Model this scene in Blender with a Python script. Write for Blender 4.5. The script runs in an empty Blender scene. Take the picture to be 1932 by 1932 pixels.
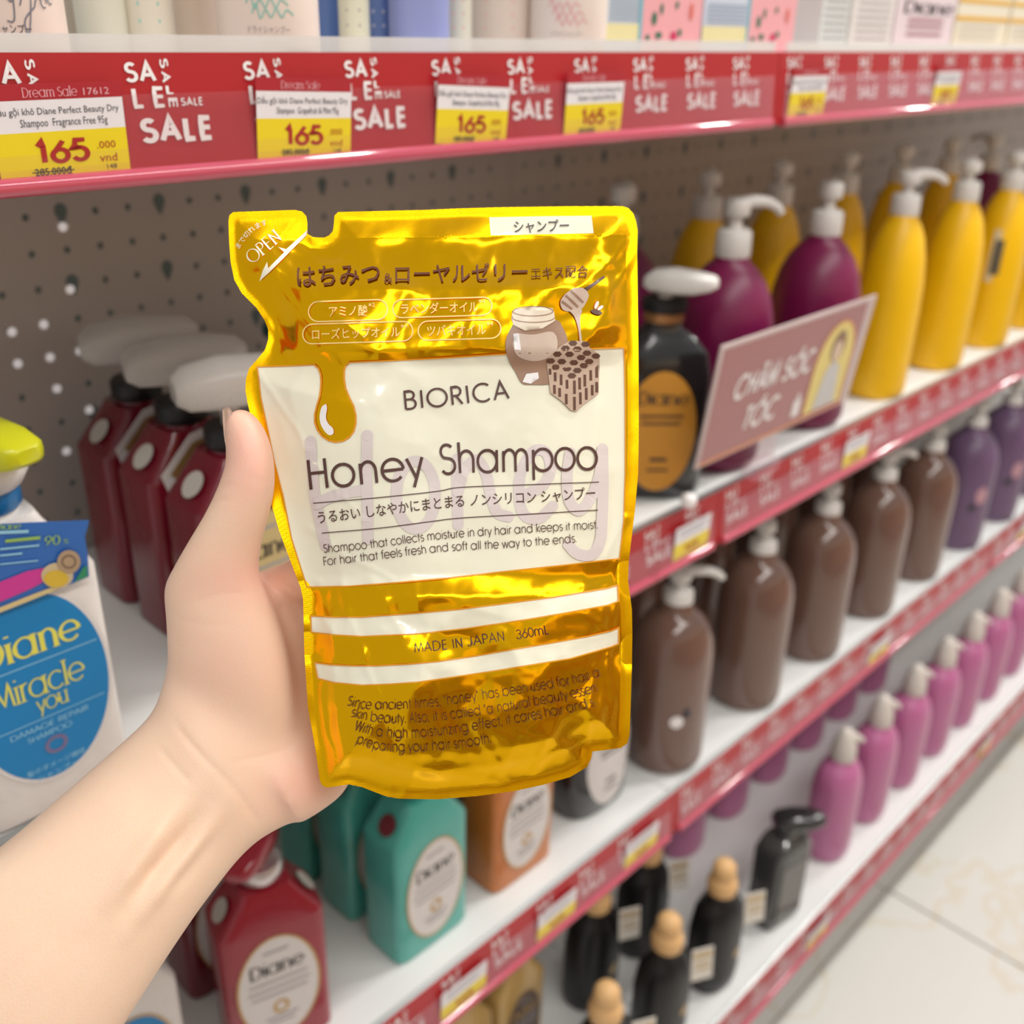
import bpy, bmesh, math, random
import numpy as np
from mathutils import Vector, Matrix
from mathutils.geometry import delaunay_2d_cdt, tessellate_polygon

scene = bpy.context.scene
COL = scene.collection

# ------------------------------------------------------------------ camera
H = 1.32                      # eye height above the floor
FPX = 1930.0                  # focal length in pixels of the 1932 px frame
_vx = np.array([3030 - 966, 966 - 97, FPX])                      # vanishing point of the shelf direction
_b = ((3030 - 966) * (868 - 966) + FPX * FPX) / (966 - 97)
_vd = np.array([868 - 966, -_b, FPX])
_X = _vx / np.linalg.norm(_vx); _Z = -_vd / np.linalg.norm(_vd); _Y = -np.cross(_Z, _X)
M = np.array([_X, _Y, _Z])    # world axes (rows) in camera right / up / forward
CAM = np.array([0.0, 0.0, H])
RIGHT, UP, FWD = M[:, 0], M[:, 1], M[:, 2]

cam_data = bpy.data.cameras.new('camera')
cam = bpy.data.objects.new('camera', cam_data); COL.objects.link(cam)
cam.matrix_world = Matrix(((RIGHT[0], UP[0], -FWD[0], 0), (RIGHT[1], UP[1], -FWD[1], 0), (RIGHT[2], UP[2], -FWD[2], H), (0, 0, 0, 1)))
cam_data.sensor_width = 36.0; cam_data.sensor_fit = 'HORIZONTAL'
cam_data.lens = 36.0 * FPX / 1932
cam_data.clip_start = 0.02
cam_data.dof.use_dof = True
cam_data.dof.focus_distance = 0.385
cam_data.dof.aperture_fstop = 7.8
scene.camera = cam

# ------------------------------------------------------------------ light
scene.view_settings.view_transform = 'Standard'; scene.view_settings.look = 'None'
scene.view_settings.gamma = 1.0; scene.view_settings.use_curve_mapping = False
scene.view_settings.exposure = 0.2
scene.cycles.use_denoising = True
scene.cycles.max_bounces = 6
scene.cycles.adaptive_threshold = .035
scene.cycles.sample_clamp_indirect = 6.0
world = bpy.data.worlds.new('store_ambient'); scene.world = world
world.use_nodes = True
world.node_tree.nodes['Background'].inputs[0].default_value = (1.0, 0.985, 0.96, 1)
world.node_tree.nodes['Background'].inputs[1].default_value = 0.46

def area(name, loc, size, energy, rot=(0, 0, 0), color=(1, .97, .92), size_y=None):
    l = bpy.data.lights.new(name, 'AREA'); l.energy = energy; l.color = color
    l.shape = 'RECTANGLE' if size_y else 'DISK'; l.size = size
    if size_y: l.size_y = size_y
    o = bpy.data.objects.new(name, l); COL.objects.link(o); o.location = loc; o.rotation_euler = rot
    return o
CEIL = 2.85
LAMPS = [(1.55, .12), (3.1, .12), (4.65, .12), (6.2, .12)]
for x, y in LAMPS:
    area('downlight_lamp', (x, y, CEIL - .03), .17, 20)
# the long ceiling luminaire over the aisle, behind the photographer
area('aisle_luminaire_lamp', (.3, -.85, CEIL - .04), 3.2, 36, size_y=.3)

# ------------------------------------------------------------------ helpers
def ray(px, py):
    return FWD + RIGHT * ((px - 966) / FPX) + UP * ((966 - py) / FPX)
def U(px, py, d):             # pixel + axial depth -> world
    return CAM + ray(px, py) * d
def onz(px, py, z):
    r = ray(px, py); return CAM + r * ((z - H) / r[2])
def ony(px, py, y):
    r = ray(px, py); return CAM + r * (y / r[1])

def lin(c):
    return tuple(((v / 255) / 12.92 if v / 255 <= .04045 else ((v / 255 + .055) / 1.055) ** 2.4) for v in c)
MATS = {}
def mat(name, rgb, rough=.5, metal=0.0, var=.06, scale=30, bump=0.0, bscale=200, trans=0.0, sss=0.0, spec=.5, coat=0.0, alpha=1.0, emit=None, rvar=.05):
    if name in MATS: return MATS[name]
    m = bpy.data.materials.new(name); m.use_nodes = True; nt = m.node_tree; b = nt.nodes['Principled BSDF']
    L = nt.links.new
    col = lin(rgb)
    tc = nt.nodes.new('ShaderNodeTexCoord')
    n = nt.nodes.new('ShaderNodeTexNoise'); n.inputs['Scale'].default_value = scale; n.inputs['Detail'].default_value = 3
    L(tc.outputs['Object'], n.inputs['Vector'])
    mx = nt.nodes.new('ShaderNodeMix'); mx.data_type = 'RGBA'
    mx.inputs[6].default_value = (*[c * (1 - var) for c in col], 1); mx.inputs[7].default_value = (*[min(1, c * (1 + var)) for c in col], 1)
    L(n.outputs['Fac'], mx.inputs[0]); L(mx.outputs[2], b.inputs['Base Color'])
    mr = nt.nodes.new('ShaderNodeMapRange'); mr.inputs[3].default_value = max(.02, rough - rvar); mr.inputs[4].default_value = min(1, rough + rvar)
    L(n.outputs['Fac'], mr.inputs[0]); L(mr.outputs[0], b.inputs['Roughness'])
    b.inputs['Metallic'].default_value = metal; b.inputs['Specular IOR Level'].default_value = spec
    b.inputs['Transmission Weight'].default_value = trans; b.inputs['Coat Weight'].default_value = coat
    b.inputs['Coat Roughness'].default_value = .08
    b.inputs['Alpha'].default_value = alpha
    if sss:
        b.inputs['Subsurface Weight'].default_value = sss; b.inputs['Subsurface Radius'].default_value = (.012, .005, .003); b.inputs['Subsurface Scale'].default_value = .4
    if emit:
        b.inputs['Emission Color'].default_value = (*lin(rgb), 1); b.inputs['Emission Strength'].default_value = emit
    if bump:
        n2 = nt.nodes.new('ShaderNodeTexNoise'); n2.inputs['Scale'].default_value = bscale; n2.inputs['Detail'].default_value = 4
        L(tc.outputs['Object'], n2.inputs['Vector'])
        bp = nt.nodes.new('ShaderNodeBump'); bp.inputs['Strength'].default_value = bump; bp.inputs['Distance'].default_value = .001
        L(n2.outputs['Fac'], bp.inputs['Height']); L(bp.outputs[0], b.inputs['Normal'])
    MATS[name] = m
    return m

def mesh_obj(name, verts, faces, m, parent=None, smooth=False, auto=None):
    me = bpy.data.meshes.new(name)
    me.from_pydata([tuple(map(float, v)) for v in verts], [], [tuple(map(int, f)) for f in faces])
    me.validate(); me.update()
    me.materials.append(m)
    if smooth:
        me.polygons.foreach_set('use_smooth', [True] * len(me.polygons))
        if auto is not None:
            try: me.set_sharp_from_angle(angle=math.radians(auto))
            except Exception: pass
    o = bpy.data.objects.new(name, me); COL.objects.link(o)
    if parent is not None: o.parent = parent
    if name in ('small_lettering', 'text_print', 'product_lettering', 'leaf_print', 'hole_light_spot'): o['kind'] = 'stuff'
    return o
def tag(o, label, cat=None, group=None, kind=None):
    o['label'] = label
    if cat: o['category'] = cat
    if group: o['group'] = group
    if kind: o['kind'] = kind
    return o
def struct(o, label=None):
    o['kind'] = 'structure'
    if label: o['label'] = label
    return o
def empty(name, loc, rz=0):
    o = bpy.data.objects.new(name, None); COL.objects.link(o); o.location = tuple(map(float, loc)); o.rotation_euler = (0, 0, rz)
    o.empty_display_size = .02
    return o
def copy_tree(o, loc=None, rz=None, parent=None):
    c = o.copy(); COL.objects.link(c); c.parent = parent
    if loc is not None: c.location = tuple(map(float, loc))
    if rz is not None: c.rotation_euler = (0, 0, rz)
    for ch in list(o.children): copy_tree(ch, parent=c)
    return c

def box_data(x0, x1, y0, y1, z0, z1, bev=0.0, seg=2):
    bm = bmesh.new(); bmesh.ops.create_cube(bm, size=1)
    for v in bm.verts:
        v.co = Vector(((x0 + x1) / 2 + v.co.x * (x1 - x0), (y0 + y1) / 2 + v.co.y * (y1 - y0), (z0 + z1) / 2 + v.co.z * (z1 - z0)))
    if bev: bmesh.ops.bevel(bm, geom=list(bm.edges), offset=bev, segments=seg, affect='EDGES', profile=.5)
    bm.verts.index_update()
    V = [tuple(v.co) for v in bm.verts]; Fc = [tuple(v.index for v in f.verts) for f in bm.faces]; bm.free()
    return V, Fc
def box(name, x0, x1, y0, y1, z0, z1, m, parent=None, bev=0.0, seg=2):
    V, Fc = box_data(x0, x1, y0, y1, z0, z1, bev, seg)
    return mesh_obj(name, V, Fc, m, parent, smooth=bev > 0, auto=40)
def ring(z, a, b, n=32, e=2.0, cx=0, cy=0):
    out = []
    for i in range(n):
        t = 2 * math.pi * i / n; c, s = math.cos(t), math.sin(t)
        out.append((cx + a * math.copysign(abs(c) ** (2 / e), c), cy + b * math.copysign(abs(s) ** (2 / e), s), z))
    return out
def loft_data(rings, cap=True):
    n = len(rings[0]); V = [p for r in rings for p in r]; Fc = []
    for k in range(len(rings) - 1):
        for i in range(n):
            j = (i + 1) % n
            Fc.append((k * n + i, k * n + j, (k + 1) * n + j, (k + 1) * n + i))
    if cap:
        Fc.append(tuple(reversed(range(n)))); Fc.append(tuple((len(rings) - 1) * n + i for i in range(n)))
    return V, Fc
def loft(name, rings, m, parent=None, auto=50):
    V, Fc = loft_data(rings)
    return mesh_obj(name, V, Fc, m, parent, True, auto)
def tube_data(path, radii, n=12):
    rings = []; P = [np.array(p, float) for p in path]
    if not hasattr(radii, '__len__'): radii = [radii] * len(P)
    prev = None
    for i, p in enumerate(P):
        t = P[min(i + 1, len(P) - 1)] - P[max(i - 1, 0)]; t = t / np.linalg.norm(t)
        a = np.array([0, 0, 1.0]) if prev is None else prev
        if abs(t @ a) > .95 and prev is None: a = np.array([1.0, 0, 0])
        u = a - t * (a @ t); u /= np.linalg.norm(u); prev = u; w = np.cross(t, u)
        rings.append([tuple(p + radii[i] * (math.cos(q) * u + math.sin(q) * w)) for q in (2 * math.pi * k / n for k in range(n))])
    return loft_data(rings)
def tube(name, path, radii, m, parent=None, n=12):
    V, Fc = tube_data(path, radii, n)
    return mesh_obj(name, V, Fc, m, parent, True, 60)
def extrude_x(name, prof, x0, x1, m, parent=None, smooth=False):     # profile in (y, z), counter-clockwise or not
    n = len(prof); V = [(x0, y, z) for y, z in prof] + [(x1, y, z) for y, z in prof]
    Fc = [(i, (i + 1) % n, n + (i + 1) % n, n + i) for i in range(n)] + [tuple(reversed(range(n))), tuple(range(n, 2 * n))]
    o = mesh_obj(name, V, Fc, m, parent, smooth, 40)
    bm = bmesh.new(); bm.from_mesh(o.data); bmesh.ops.recalc_face_normals(bm, faces=bm.faces); bm.to_mesh(o.data); bm.free()
    return o

# ---- lettering: the built-in font as flat meshes, and a monoline stroke alphabet
_TC = {}
def font_data(s, offset=0.0):
    k = (s, offset)
    if k not in _TC:
        c = bpy.data.curves.new('t', 'FONT'); c.body = s; c.size = 1; c.resolution_u = 2; c.offset = offset; c.fill_mode = 'FRONT'
        o = bpy.data.objects.new('t', c); me = o.to_mesh()
        V = np.array([v.co[:2] for v in me.vertices]).reshape(-1, 2); Fc = [tuple(p.vertices) for p in me.polygons]
        o.to_mesh_clear(); bpy.data.objects.remove(o); bpy.data.curves.remove(c)
        _TC[k] = (V, Fc)
    V, Fc = _TC[k]
    return V.copy(), Fc
def fit(data, x0, x1, y0, y1):        # scale lettering into a rectangle
    V, Fc = data; V = V.copy(); mn = V.min(0); mxx = V.max(0); s = np.maximum(mxx - mn, 1e-6)
    V[:, 0] = x0 + (V[:, 0] - mn[0]) / s[0] * (x1 - x0); V[:, 1] = y0 + (V[:, 1] - mn[1]) / s[1] * (y1 - y0)
    return V, Fc
def rot90(data, k=-1):
    V, Fc = data; V = V.copy(); V[:, 0], V[:, 1] = (V[:, 1].copy(), -V[:, 0].copy()) if k < 0 else (-V[:, 1].copy(), V[:, 0].copy())
    return V, Fc
def merge(parts):
    Vs, Fs, n = [], [], 0
    for V, Fc in parts:
        V = np.asarray(V, float); V = np.concatenate([V, np.zeros((len(V), 3 - V.shape[1]))], 1); Vs.append(V); Fs += [tuple(i + n for i in f) for f in Fc]; n += len(V)
    return np.concatenate(Vs), Fs

def arc(cx, cy, rx, ry, a0, a1, n=None):
    n = n or max(4, int(abs(a1 - a0) / 15))
    return [(cx + rx * math.cos(math.radians(a0 + (a1 - a0) * i / n)), cy + ry * math.sin(math.radians(a0 + (a1 - a0) * i / n))) for i in range(n + 1)]
XH = .74; R_ = .37
def _o(cx=.40): return arc(cx, R_, R_, R_, 90, 450)
GL = {
 'o': ([_o()], .86), 'a': ([_o(), [(.77, XH), (.77, 0)]], .93), 'b': ([_o(.47), [(.10, 1.04), (.10, 0)]], .93), 'c': ([arc(.40, R_, R_, R_, 42, 318)], .76),
 'd': ([_o(), [(.77, 1.04), (.77, 0)]], .93), 'e': ([arc(.40, R_, R_, R_, 0, 318), [(.03, R_), (.77, R_)]], .84),
 'f': ([[(.16, 0), (.16, .86)] + arc(.32, .86, .16, .18, 180, 70), [(.02, .70), (.34, .70)]], .38),
 'g': ([_o(), [(.77, XH), (.77, -.02)] + arc(.41, -.02, .36, .30, 0, -150)], .93),
 'h': ([[(.10, 1.04), (.10, 0)], [(.10, .42)] + arc(.36, .42, .26, .32, 180, 0) + [(.62, 0)]], .76),
 'i': ([[(.10, .70), (.10, 0)], [(.10, .94), (.10, 1.0)]], .24), 'j': ([[(.10, .70), (.10, -.25)]], .24),
 'k': ([[(.10, 1.04), (.10, 0)], [(.52, .70), (.11, .34), (.56, 0)]], .60), 'l': ([[(.10, 1.04), (.10, 0)]], .24),
 'm': ([[(.10, .70), (.10, 0)], [(.10, .44)] + arc(.33, .44, .23, .30, 180, 0) + [(.56, 0)], [(.56, .44)] + arc(.79, .44, .23, .30, 180, 0) + [(1.02, 0)]], 1.16),
 'n': ([[(.10, .70), (.10, 0)], [(.10, .42)] + arc(.36, .42, .26, .32, 180, 0) + [(.62, 0)]], .76),
 'p': ([_o(.47), [(.10, .72), (.10, -.30)]], .93), 'q': ([_o(), [(.77, XH), (.77, -.30)]], .93),
 'r': ([[(.10, .70), (.10, 0)], [(.10, .42)] + arc(.32, .42, .22, .30, 180, 75)], .42),
 's': ([arc(.25, .55, .19, .18, 40, 250)[:-1] + arc(.25, .19, .21, .19, 80, -140)], .52),
 't': ([[(.18, .96), (.18, 0)], [(.02, .68), (.36, .68)]], .40), 'u': ([[(.10, .70), (.10, .28)] + arc(.35, .28, .25, .28, 180, 360), [(.60, .70), (.60, 0)]], .74),
 'v': ([[(.02, .70), (.29, 0), (.56, .70)]], .60), 'w': ([[(.02, .70), (.24, 0), (.45, .68), (.66, 0), (.88, .70)]], .92),
 'x': ([[(.04, .70), (.50, 0)], [(.50, .70), (.04, 0)]], .56), 'y': ([[(.02, .70), (.29, .03)], [(.56, .70), (.19, -.28)]], .60), 'z': ([[(.04, .70), (.46, .70), (.04, 0), (.48, 0)]], .54),
 'A': ([[(.02, 0), (.38, 1), (.74, 0)], [(.14, .34), (.62, .34)]], .80), 'B': ([[(.10, 0), (.10, 1), (.34, 1)] + arc(.34, .77, .22, .23, 90, -90) + [(.10, .54)], [(.34, .54)] + arc(.36, .27, .26, .27, 90, -90) + [(.10, 0)]], .72),
 'C': ([arc(.52, .5, .48, .51, 48, 312)], .95), 'D': ([[(.10, 0), (.10, 1), (.34, 1)] + arc(.34, .5, .46, .5, 90, -90) + [(.10, 0)]], .90), 'E': ([[(.50, 1), (.10, 1), (.10, 0), (.50, 0)], [(.10, .53), (.48, .53)]], .62),
 'F': ([[(.48, 1), (.10, 1), (.10, 0)], [(.10, .53), (.46, .53)]], .56), 'H': ([[(.10, 1), (.10, 0)], [(.66, 1), (.66, 0)], [(.10, .54), (.66, .54)]], .80),
 'G': ([arc(.52, .5, .48, .51, 48, 360) + [(.60, .5)]], 1.05), 'T': ([[(.28, 1), (.28, 0)], [(.02, 1), (.54, 1)]], .58), 'U': ([[(.10, 1), (.10, .3)] + arc(.38, .3, .28, .3, 180, 360) + [(.66, 1)]], .78), 'Y': ([[(.02, 1), (.32, .5), (.62, 1)], [(.32, .5), (.32, 0)]], .66),
 'I': ([[(.10, 1), (.10, 0)]], .25), 'J': ([[(.40, 1), (.40, .24)] + arc(.20, .24, .20, .25, 0, -165)], .54), 'L': ([[(.10, 1), (.10, 0), (.46, 0)]], .52),
 'M': ([[(.06, 0), (.17, 1), (.48, .12), (.79, 1), (.90, 0)]], 1.0), 'N': ([[(.10, 0), (.10, 1), (.66, 0), (.66, 1)]], .80), 'O': ([arc(.53, .5, .50, .51, 90, 450)], 1.08),
 'P': ([[(.10, 0), (.10, 1), (.34, 1)] + arc(.34, .74, .24, .26, 90, -90) + [(.10, .48)]], .66), 'R': ([[(.10, 0), (.10, 1), (.34, 1)] + arc(.34, .75, .22, .25, 90, -90) + [(.10, .50)], [(.30, .50), (.60, 0)]], .68),
 'S': ([arc(.28, .76, .22, .23, 35, 255)[:-1] + arc(.28, .27, .26, .26, 85, -150)], .62), 'W': ([[(.02, 1), (.26, 0), (.49, 1), (.72, 0), (.96, 1)]], 1.0),
 '0': ([arc(.32, .5, .28, .5, 90, 450)], .66), '1': ([[(.08, .80), (.28, 1), (.28, 0)]], .46), '5': ([[(.52, 1), (.16, 1), (.12, .54)] + arc(.30, .32, .27, .31, 120, -150)], .64), '3': ([arc(.26, .76, .21, .23, 160, -90) + arc(.26, .27, .25, .27, 90, -165)], .60), '6': ([[(.46, 1), (.12, .46)], arc(.32, .30, .27, .30, 90, 450)], .66),
 '9': ([[(.18, 0), (.52, .54)], arc(.32, .70, .27, .30, 90, 450)], .66), '.': ([[(.08, 0), (.08, .12)]], .24), ',': ([[(.12, .08), (.04, -.14)]], .24), '"': ([[(.06, 1), (.06, .74)], [(.18, 1), (.18, .74)]], .32), ' ': ([], .36), "&": ([[(.62, 0), (.16, .70)] + arc(.30, .82, .15, .16, 200, -40) + [(.10, .38)] + arc(.28, .22, .22, .22, 140, 300) + [(.66, .42)]], .75),
}
def stroke_lines(s, gap=0.0):
    out, x = [], 0.0
    for ch in s:
        st, adv = GL[ch]
        out += [[(x + px, py) for px, py in l] for l in st]; x += adv + gap
    return out, x
def ribbon(line, w, contrast=0.0, step=None):   # flat band along a 2-D polyline; contrast: thin horizontals
    P = np.array(line, float)
    if step:
        Q = [P[0]]
        for a, b in zip(P[:-1], P[1:]):
            k = max(1, int(np.linalg.norm(b - a) / step)); Q += [a + (b - a) * (i + 1) / k for i in range(k)]
        P = np.array(Q)
    T = np.zeros_like(P); T[1:-1] = P[2:] - P[:-2]; T[0] = P[1] - P[0]; T[-1] = P[-1] - P[-2]
    n = np.linalg.norm(T, axis=1, keepdims=True); n[n == 0] = 1; T = T / n
    N = np.stack([-T[:, 1], T[:, 0]], 1)
    seg = np.diff(P, axis=0); sl = np.linalg.norm(seg, axis=1, keepdims=True); sl[sl == 0] = 1; seg = seg / sl
    mit = np.ones(len(P))
    for i in range(1, len(P) - 1):
        c = max(.35, math.sqrt(max(0, (1 + seg[i - 1] @ seg[i]) / 2))); mit[i] = 1 / c
    hw = w / 2 * mit
    if contrast: hw = hw * (1 - contrast * np.abs(N[:, 1]) ** 1.0)
    V = np.concatenate([P + N * hw[:, None], P - N * hw[:, None]]); k = len(P)
    return V, [(i, i + k, i + 1 + k, i + 1) for i in range(k - 1)]
def lifted(parts):              # crossing strokes lie a hair above one another
    return merge([(np.concatenate([V, np.full((len(V), 1), (i % 6) * .000025)], 1), Fc) for i, (V, Fc) in enumerate(parts)])
def stroke_data(s, w=.07, contrast=0.0, gap=0.0, step=.2):
    lines, adv = stroke_lines(s, gap)
    return lifted([ribbon(l, w, contrast, step) for l in lines])
def serif_data(s, w=.17, contrast=.7, gap=.05):
    lines, adv = stroke_lines(s, gap); parts = [ribbon(l, w, contrast, .2) for l in lines]
    for l in lines:                               # short hairline serifs on upright stems
        for a, b in ((l[0], l[1]), (l[-1], l[-2])):
            if abs(a[0] - b[0]) < .02 and abs(a[1] - b[1]) > .2: parts.append(ribbon([(a[0] - .14, a[1]), (a[0] + .14, a[1])], .045))
    return lifted(parts)
def flat(name, data, m, parent, origin, ux, uy):  # lay 2-D lettering on a plane
    V, Fc = data; o_ = np.array(origin, float); ux = np.array(ux, float); uy = np.array(uy, float)
    V = np.asarray(V, float); V = np.concatenate([V, np.zeros((len(V), 3 - V.shape[1]))], 1); n_ = np.cross(ux, uy); n_ /= np.linalg.norm(n_)
    return mesh_obj(name, [o_ + ux * a + uy * b + n_ * c for a, b, c in V], Fc, m, parent)
def ellipse(cx, cy, rx, ry, n=40):
    return np.array([(cx + rx * math.cos(2 * math.pi * i / n), cy + ry * math.sin(2 * math.pi * i / n)) for i in range(n)]), [tuple(range(n))]
def ering(cx, cy, rx, ry, w, n=40):
    a, _ = ellipse(cx, cy, rx, ry, n); b, _ = ellipse(cx, cy, rx - w, ry - w, n)
    return np.concatenate([a, b]), [(i, (i + 1) % n, n + (i + 1) % n, n + i) for i in range(n)]
def rect(x0, x1, y0, y1): return np.array([(x0, y0), (x1, y0), (x1, y1), (x0, y1)], float), [(0, 1, 2, 3)]

def smooth_path(pts, n=40):
    P = np.array(pts, float)
    if len(P) < 3: return P
    t = np.linspace(0, len(P) - 1, n); out = []
    for q in t:
        i = min(int(q), len(P) - 2); f = q - i; p0, p1, p2, p3 = P[max(i - 1, 0)], P[i], P[i + 1], P[min(i + 2, len(P) - 1)]
        out.append(.5 * (2 * p1 + (p2 - p0) * f + (2 * p0 - 5 * p1 + 4 * p2 - p3) * f * f + (3 * p1 - p0 - 3 * p2 + p3) * f ** 3))
    return np.array(out)

# ------------------------------------------------------------------ setting: floor, luminaires, gondola
D = .48; YB = .78
RED = mat('rail_red', (176, 30, 38), .38, var=.04)
CLEARM = bpy.data.materials.new('clear_plastic'); CLEARM.use_nodes = True
def _clear(m, rgb, fac, rough=.12):
    nt = m.node_tree; nt.nodes.clear(); L = nt.links.new
    out = nt.nodes.new('ShaderNodeOutputMaterial'); t = nt.nodes.new('ShaderNodeBsdfTransparent'); p = nt.nodes.new('ShaderNodeBsdfPrincipled')
    p.inputs['Base Color'].default_value = (*lin(rgb), 1); p.inputs['Roughness'].default_value = rough
    n = nt.nodes.new('ShaderNodeTexNoise'); n.inputs['Scale'].default_value = 40
    mr = nt.nodes.new('ShaderNodeMapRange'); mr.inputs[3].default_value = fac * .85; mr.inputs[4].default_value = min(1, fac * 1.15)
    lw = nt.nodes.new('ShaderNodeLayerWeight'); fr = nt.nodes.new('ShaderNodeMapRange'); fr.inputs[1].default_value = .3; fr.inputs[4].default_value = .34; L(lw.outputs['Facing'], fr.inputs[0]); ad = nt.nodes.new('ShaderNodeMath'); ad.operation = 'ADD'; ad.use_clamp = True; L(fr.outputs[0], ad.inputs[1])
    mx = nt.nodes.new('ShaderNodeMixShader'); L(n.outputs['Fac'], mr.inputs[0]); L(mr.outputs[0], ad.inputs[0]); L(ad.outputs[0], mx.inputs[0]); L(t.outputs[0], mx.inputs[1]); L(p.outputs[0], mx.inputs[2]); L(mx.outputs[0], out.inputs[0])
_clear(CLEARM, (222, 172, 186), .05)
LIPM = mat('rail_lip', (196, 80, 102), .035, coat=.6, var=.03, rvar=.005)
FROST = bpy.data.materials.new('frosted_acrylic'); FROST.use_nodes = True; _clear(FROST, (238, 236, 234), .55, .2)
WHITE = mat('print_white', (242, 238, 238), .5, var=.02)
DECK = mat('white_powder_coat', (226, 227, 226), .38, var=.02, scale=8, bump=.05, bscale=900)
DECKE = mat('deck_edge_grey', (150, 152, 152), .35, metal=.6, var=.05)
PANEL = mat('panel_grey', (180, 170, 164), .45, var=.05, scale=6, bump=.04, bscale=700)
HOLE = mat('hole_shade', (104, 118, 118), .8, var=.1)
KICK = mat('kick_plate', (120, 118, 118), .5)

def marble():
    m = bpy.data.materials.new('marble_tile'); m.use_nodes = True; nt = m.node_tree; L = nt.links.new; b = nt.nodes['Principled BSDF']
    tc = nt.nodes.new('ShaderNodeTexCoord')
    w = nt.nodes.new('ShaderNodeTexNoise'); w.inputs['Scale'].default_value = 1.9; w.inputs['Detail'].default_value = 4; w.inputs['Roughness'].default_value = .55
    L(tc.outputs['Object'], w.inputs['Vector'])
    s = nt.nodes.new('ShaderNodeMath'); s.operation = 'SUBTRACT'; s.inputs[1].default_value = .5; L(w.outputs['Fac'], s.inputs[0])
    a = nt.nodes.new('ShaderNodeMath'); a.operation = 'ABSOLUTE'; L(s.outputs[0], a.inputs[0])
    r = nt.nodes.new('ShaderNodeMapRange'); r.inputs[1].default_value = .0; r.inputs[2].default_value = .012; r.inputs[3].default_value = .32; r.inputs[4].default_value = 0; L(a.outputs[0], r.inputs[0])
    c = nt.nodes.new('ShaderNodeTexNoise'); c.inputs['Scale'].default_value = 1.3; c.inputs['Detail'].default_value = 5; L(tc.outputs['Object'], c.inputs['Vector'])
    m1 = nt.nodes.new('ShaderNodeMix'); m1.data_type = 'RGBA'; m1.inputs[6].default_value = (*lin((206, 204, 197)), 1); m1.inputs[7].default_value = (*lin((228, 227, 222)), 1); L(c.outputs['Fac'], m1.inputs[0])
    m2 = nt.nodes.new('ShaderNodeMix'); m2.data_type = 'RGBA'; L(r.outputs[0], m2.inputs[0]); L(m1.outputs[2], m2.inputs[6]); m2.inputs[7].default_value = (*lin((205, 184, 132)), 1)
    L(m2.outputs[2], b.inputs['Base Color']); b.inputs['Roughness'].default_value = .12
    return m
MARB = marble()
floor = struct(box('floor', -2.0, 5.6, -2.2, 1.6, -.03, -.006, mat('grout', (176, 172, 164), .8)), 'pale grouted bed under the polished tiles')
for i in range(-4, 7):
    for j in range(-3, 2):
        x0 = .20 + .6 * i; y0 = -.17 + .6 * j
        box('floor_tile', x0 + .0018, x0 + .5982, y0 + .0018, y0 + .5982, -.0065, 0, MARB, floor, bev=.0012, seg=1)

# shelves: (deck z, rail top, rail bottom, front y, joint x)
SH = {1: (H - .021, H - .015, H - .070, D, .803), 2: (H - .402, H - .403, H - .459, D, .79), 3: (H - .762, H - .763, H - .819, D, .772), 4: (H - 1.125, H - 1.127, H - 1.184, .414, .772)}
SPAN = [(-.13, 0), (0, .9), (.9, 1.8), (1.8, 2.7)]
WORD = {1: 'top', 2: 'second', 3: 'third', 4: 'bottom'}
SECT = ['near', 'middle', 'far', 'farthest']

# perforated back panel, built with real holes where it can be seen
def perforated(x0, x1, z0, z1, y):
    V, Fc = [], []
    P = .0262; n = 16
    def phase(v, o): return o + P * math.floor((v - o) / P)
    xs = [x0]; c = phase(x0, .326 + P / 2)
    while c < x1 - 1e-6:
        if c > x0 + 1e-6: xs.append(c)
        c += P
    xs.append(x1)
    zs = [z0]; c = phase(z0, H - .1335 + P / 2)
    while c < z1 - 1e-6:
        if c > z0 + 1e-6: zs.append(c)
        c += P
    zs.append(z1)
    for a, b in zip(xs[:-1], xs[1:]):
        for c, d in zip(zs[:-1], zs[1:]):
            k = len(V)
            if b - a < P * .8 or d - c < P * .8:
                V += [(a, y, c), (b, y, c), (b, y, d), (a, y, d)]; Fc.append((k, k + 1, k + 2, k + 3)); continue
            mx_, mz = (a + b) / 2, (c + d) / 2
            i = round((mx_ - .326) / P); j = round((H - .1335 - mz) / P)
            big = i % 3 == 0 and j % 2 == 0
            for t in range(n):
                q = 2 * math.pi * t / n + math.pi / n * 0; cs, sn = math.cos(q), math.sin(q); s = .5 / max(abs(cs), abs(sn))
                V.append((mx_ + (b - a) * cs * s, y, mz + (d - c) * sn * s))
            for t in range(n):
                q = 2 * math.pi * t / n; cs, sn = math.cos(q), math.sin(q)
                if big: hx = .0052 * cs * (1.0 if sn > 0 else 1 + .55 * sn); hz = (.006 if sn > 0 else .0105) * sn + .002
                else: hx = .0025 * cs; hz = .0028 * sn
                V.append((mx_ + hx, y, mz + hz))
            for t in range(n): x_, _, z_ = V[k + n + t]; V.append((x_, y + .0007, z_))
            for t in range(n):
                u = (t + 1) % n
                Fc.append((k + t, k + u, k + n + u, k + n + t)); Fc.append((k + n + t, k + n + u, k + 2 * n + u, k + 2 * n + t))
    return V, Fc
unit = tag(empty('gondola_unit', (0, 0, 0)), 'grey perforated steel shelving unit carrying the shampoo shelves', 'shelving unit')
for k, (a, b) in enumerate(((-.13, .803), (.8036, 1.703), (1.7036, 2.62))):
    V, Fc = perforated(a, b, H - .402, H + .12, YB)
    p = mesh_obj('back_panel', V, Fc, PANEL, unit)
    box('panel_lower', a, b, YB, YB + .003, .10, H - .403, PANEL, unit)
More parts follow.
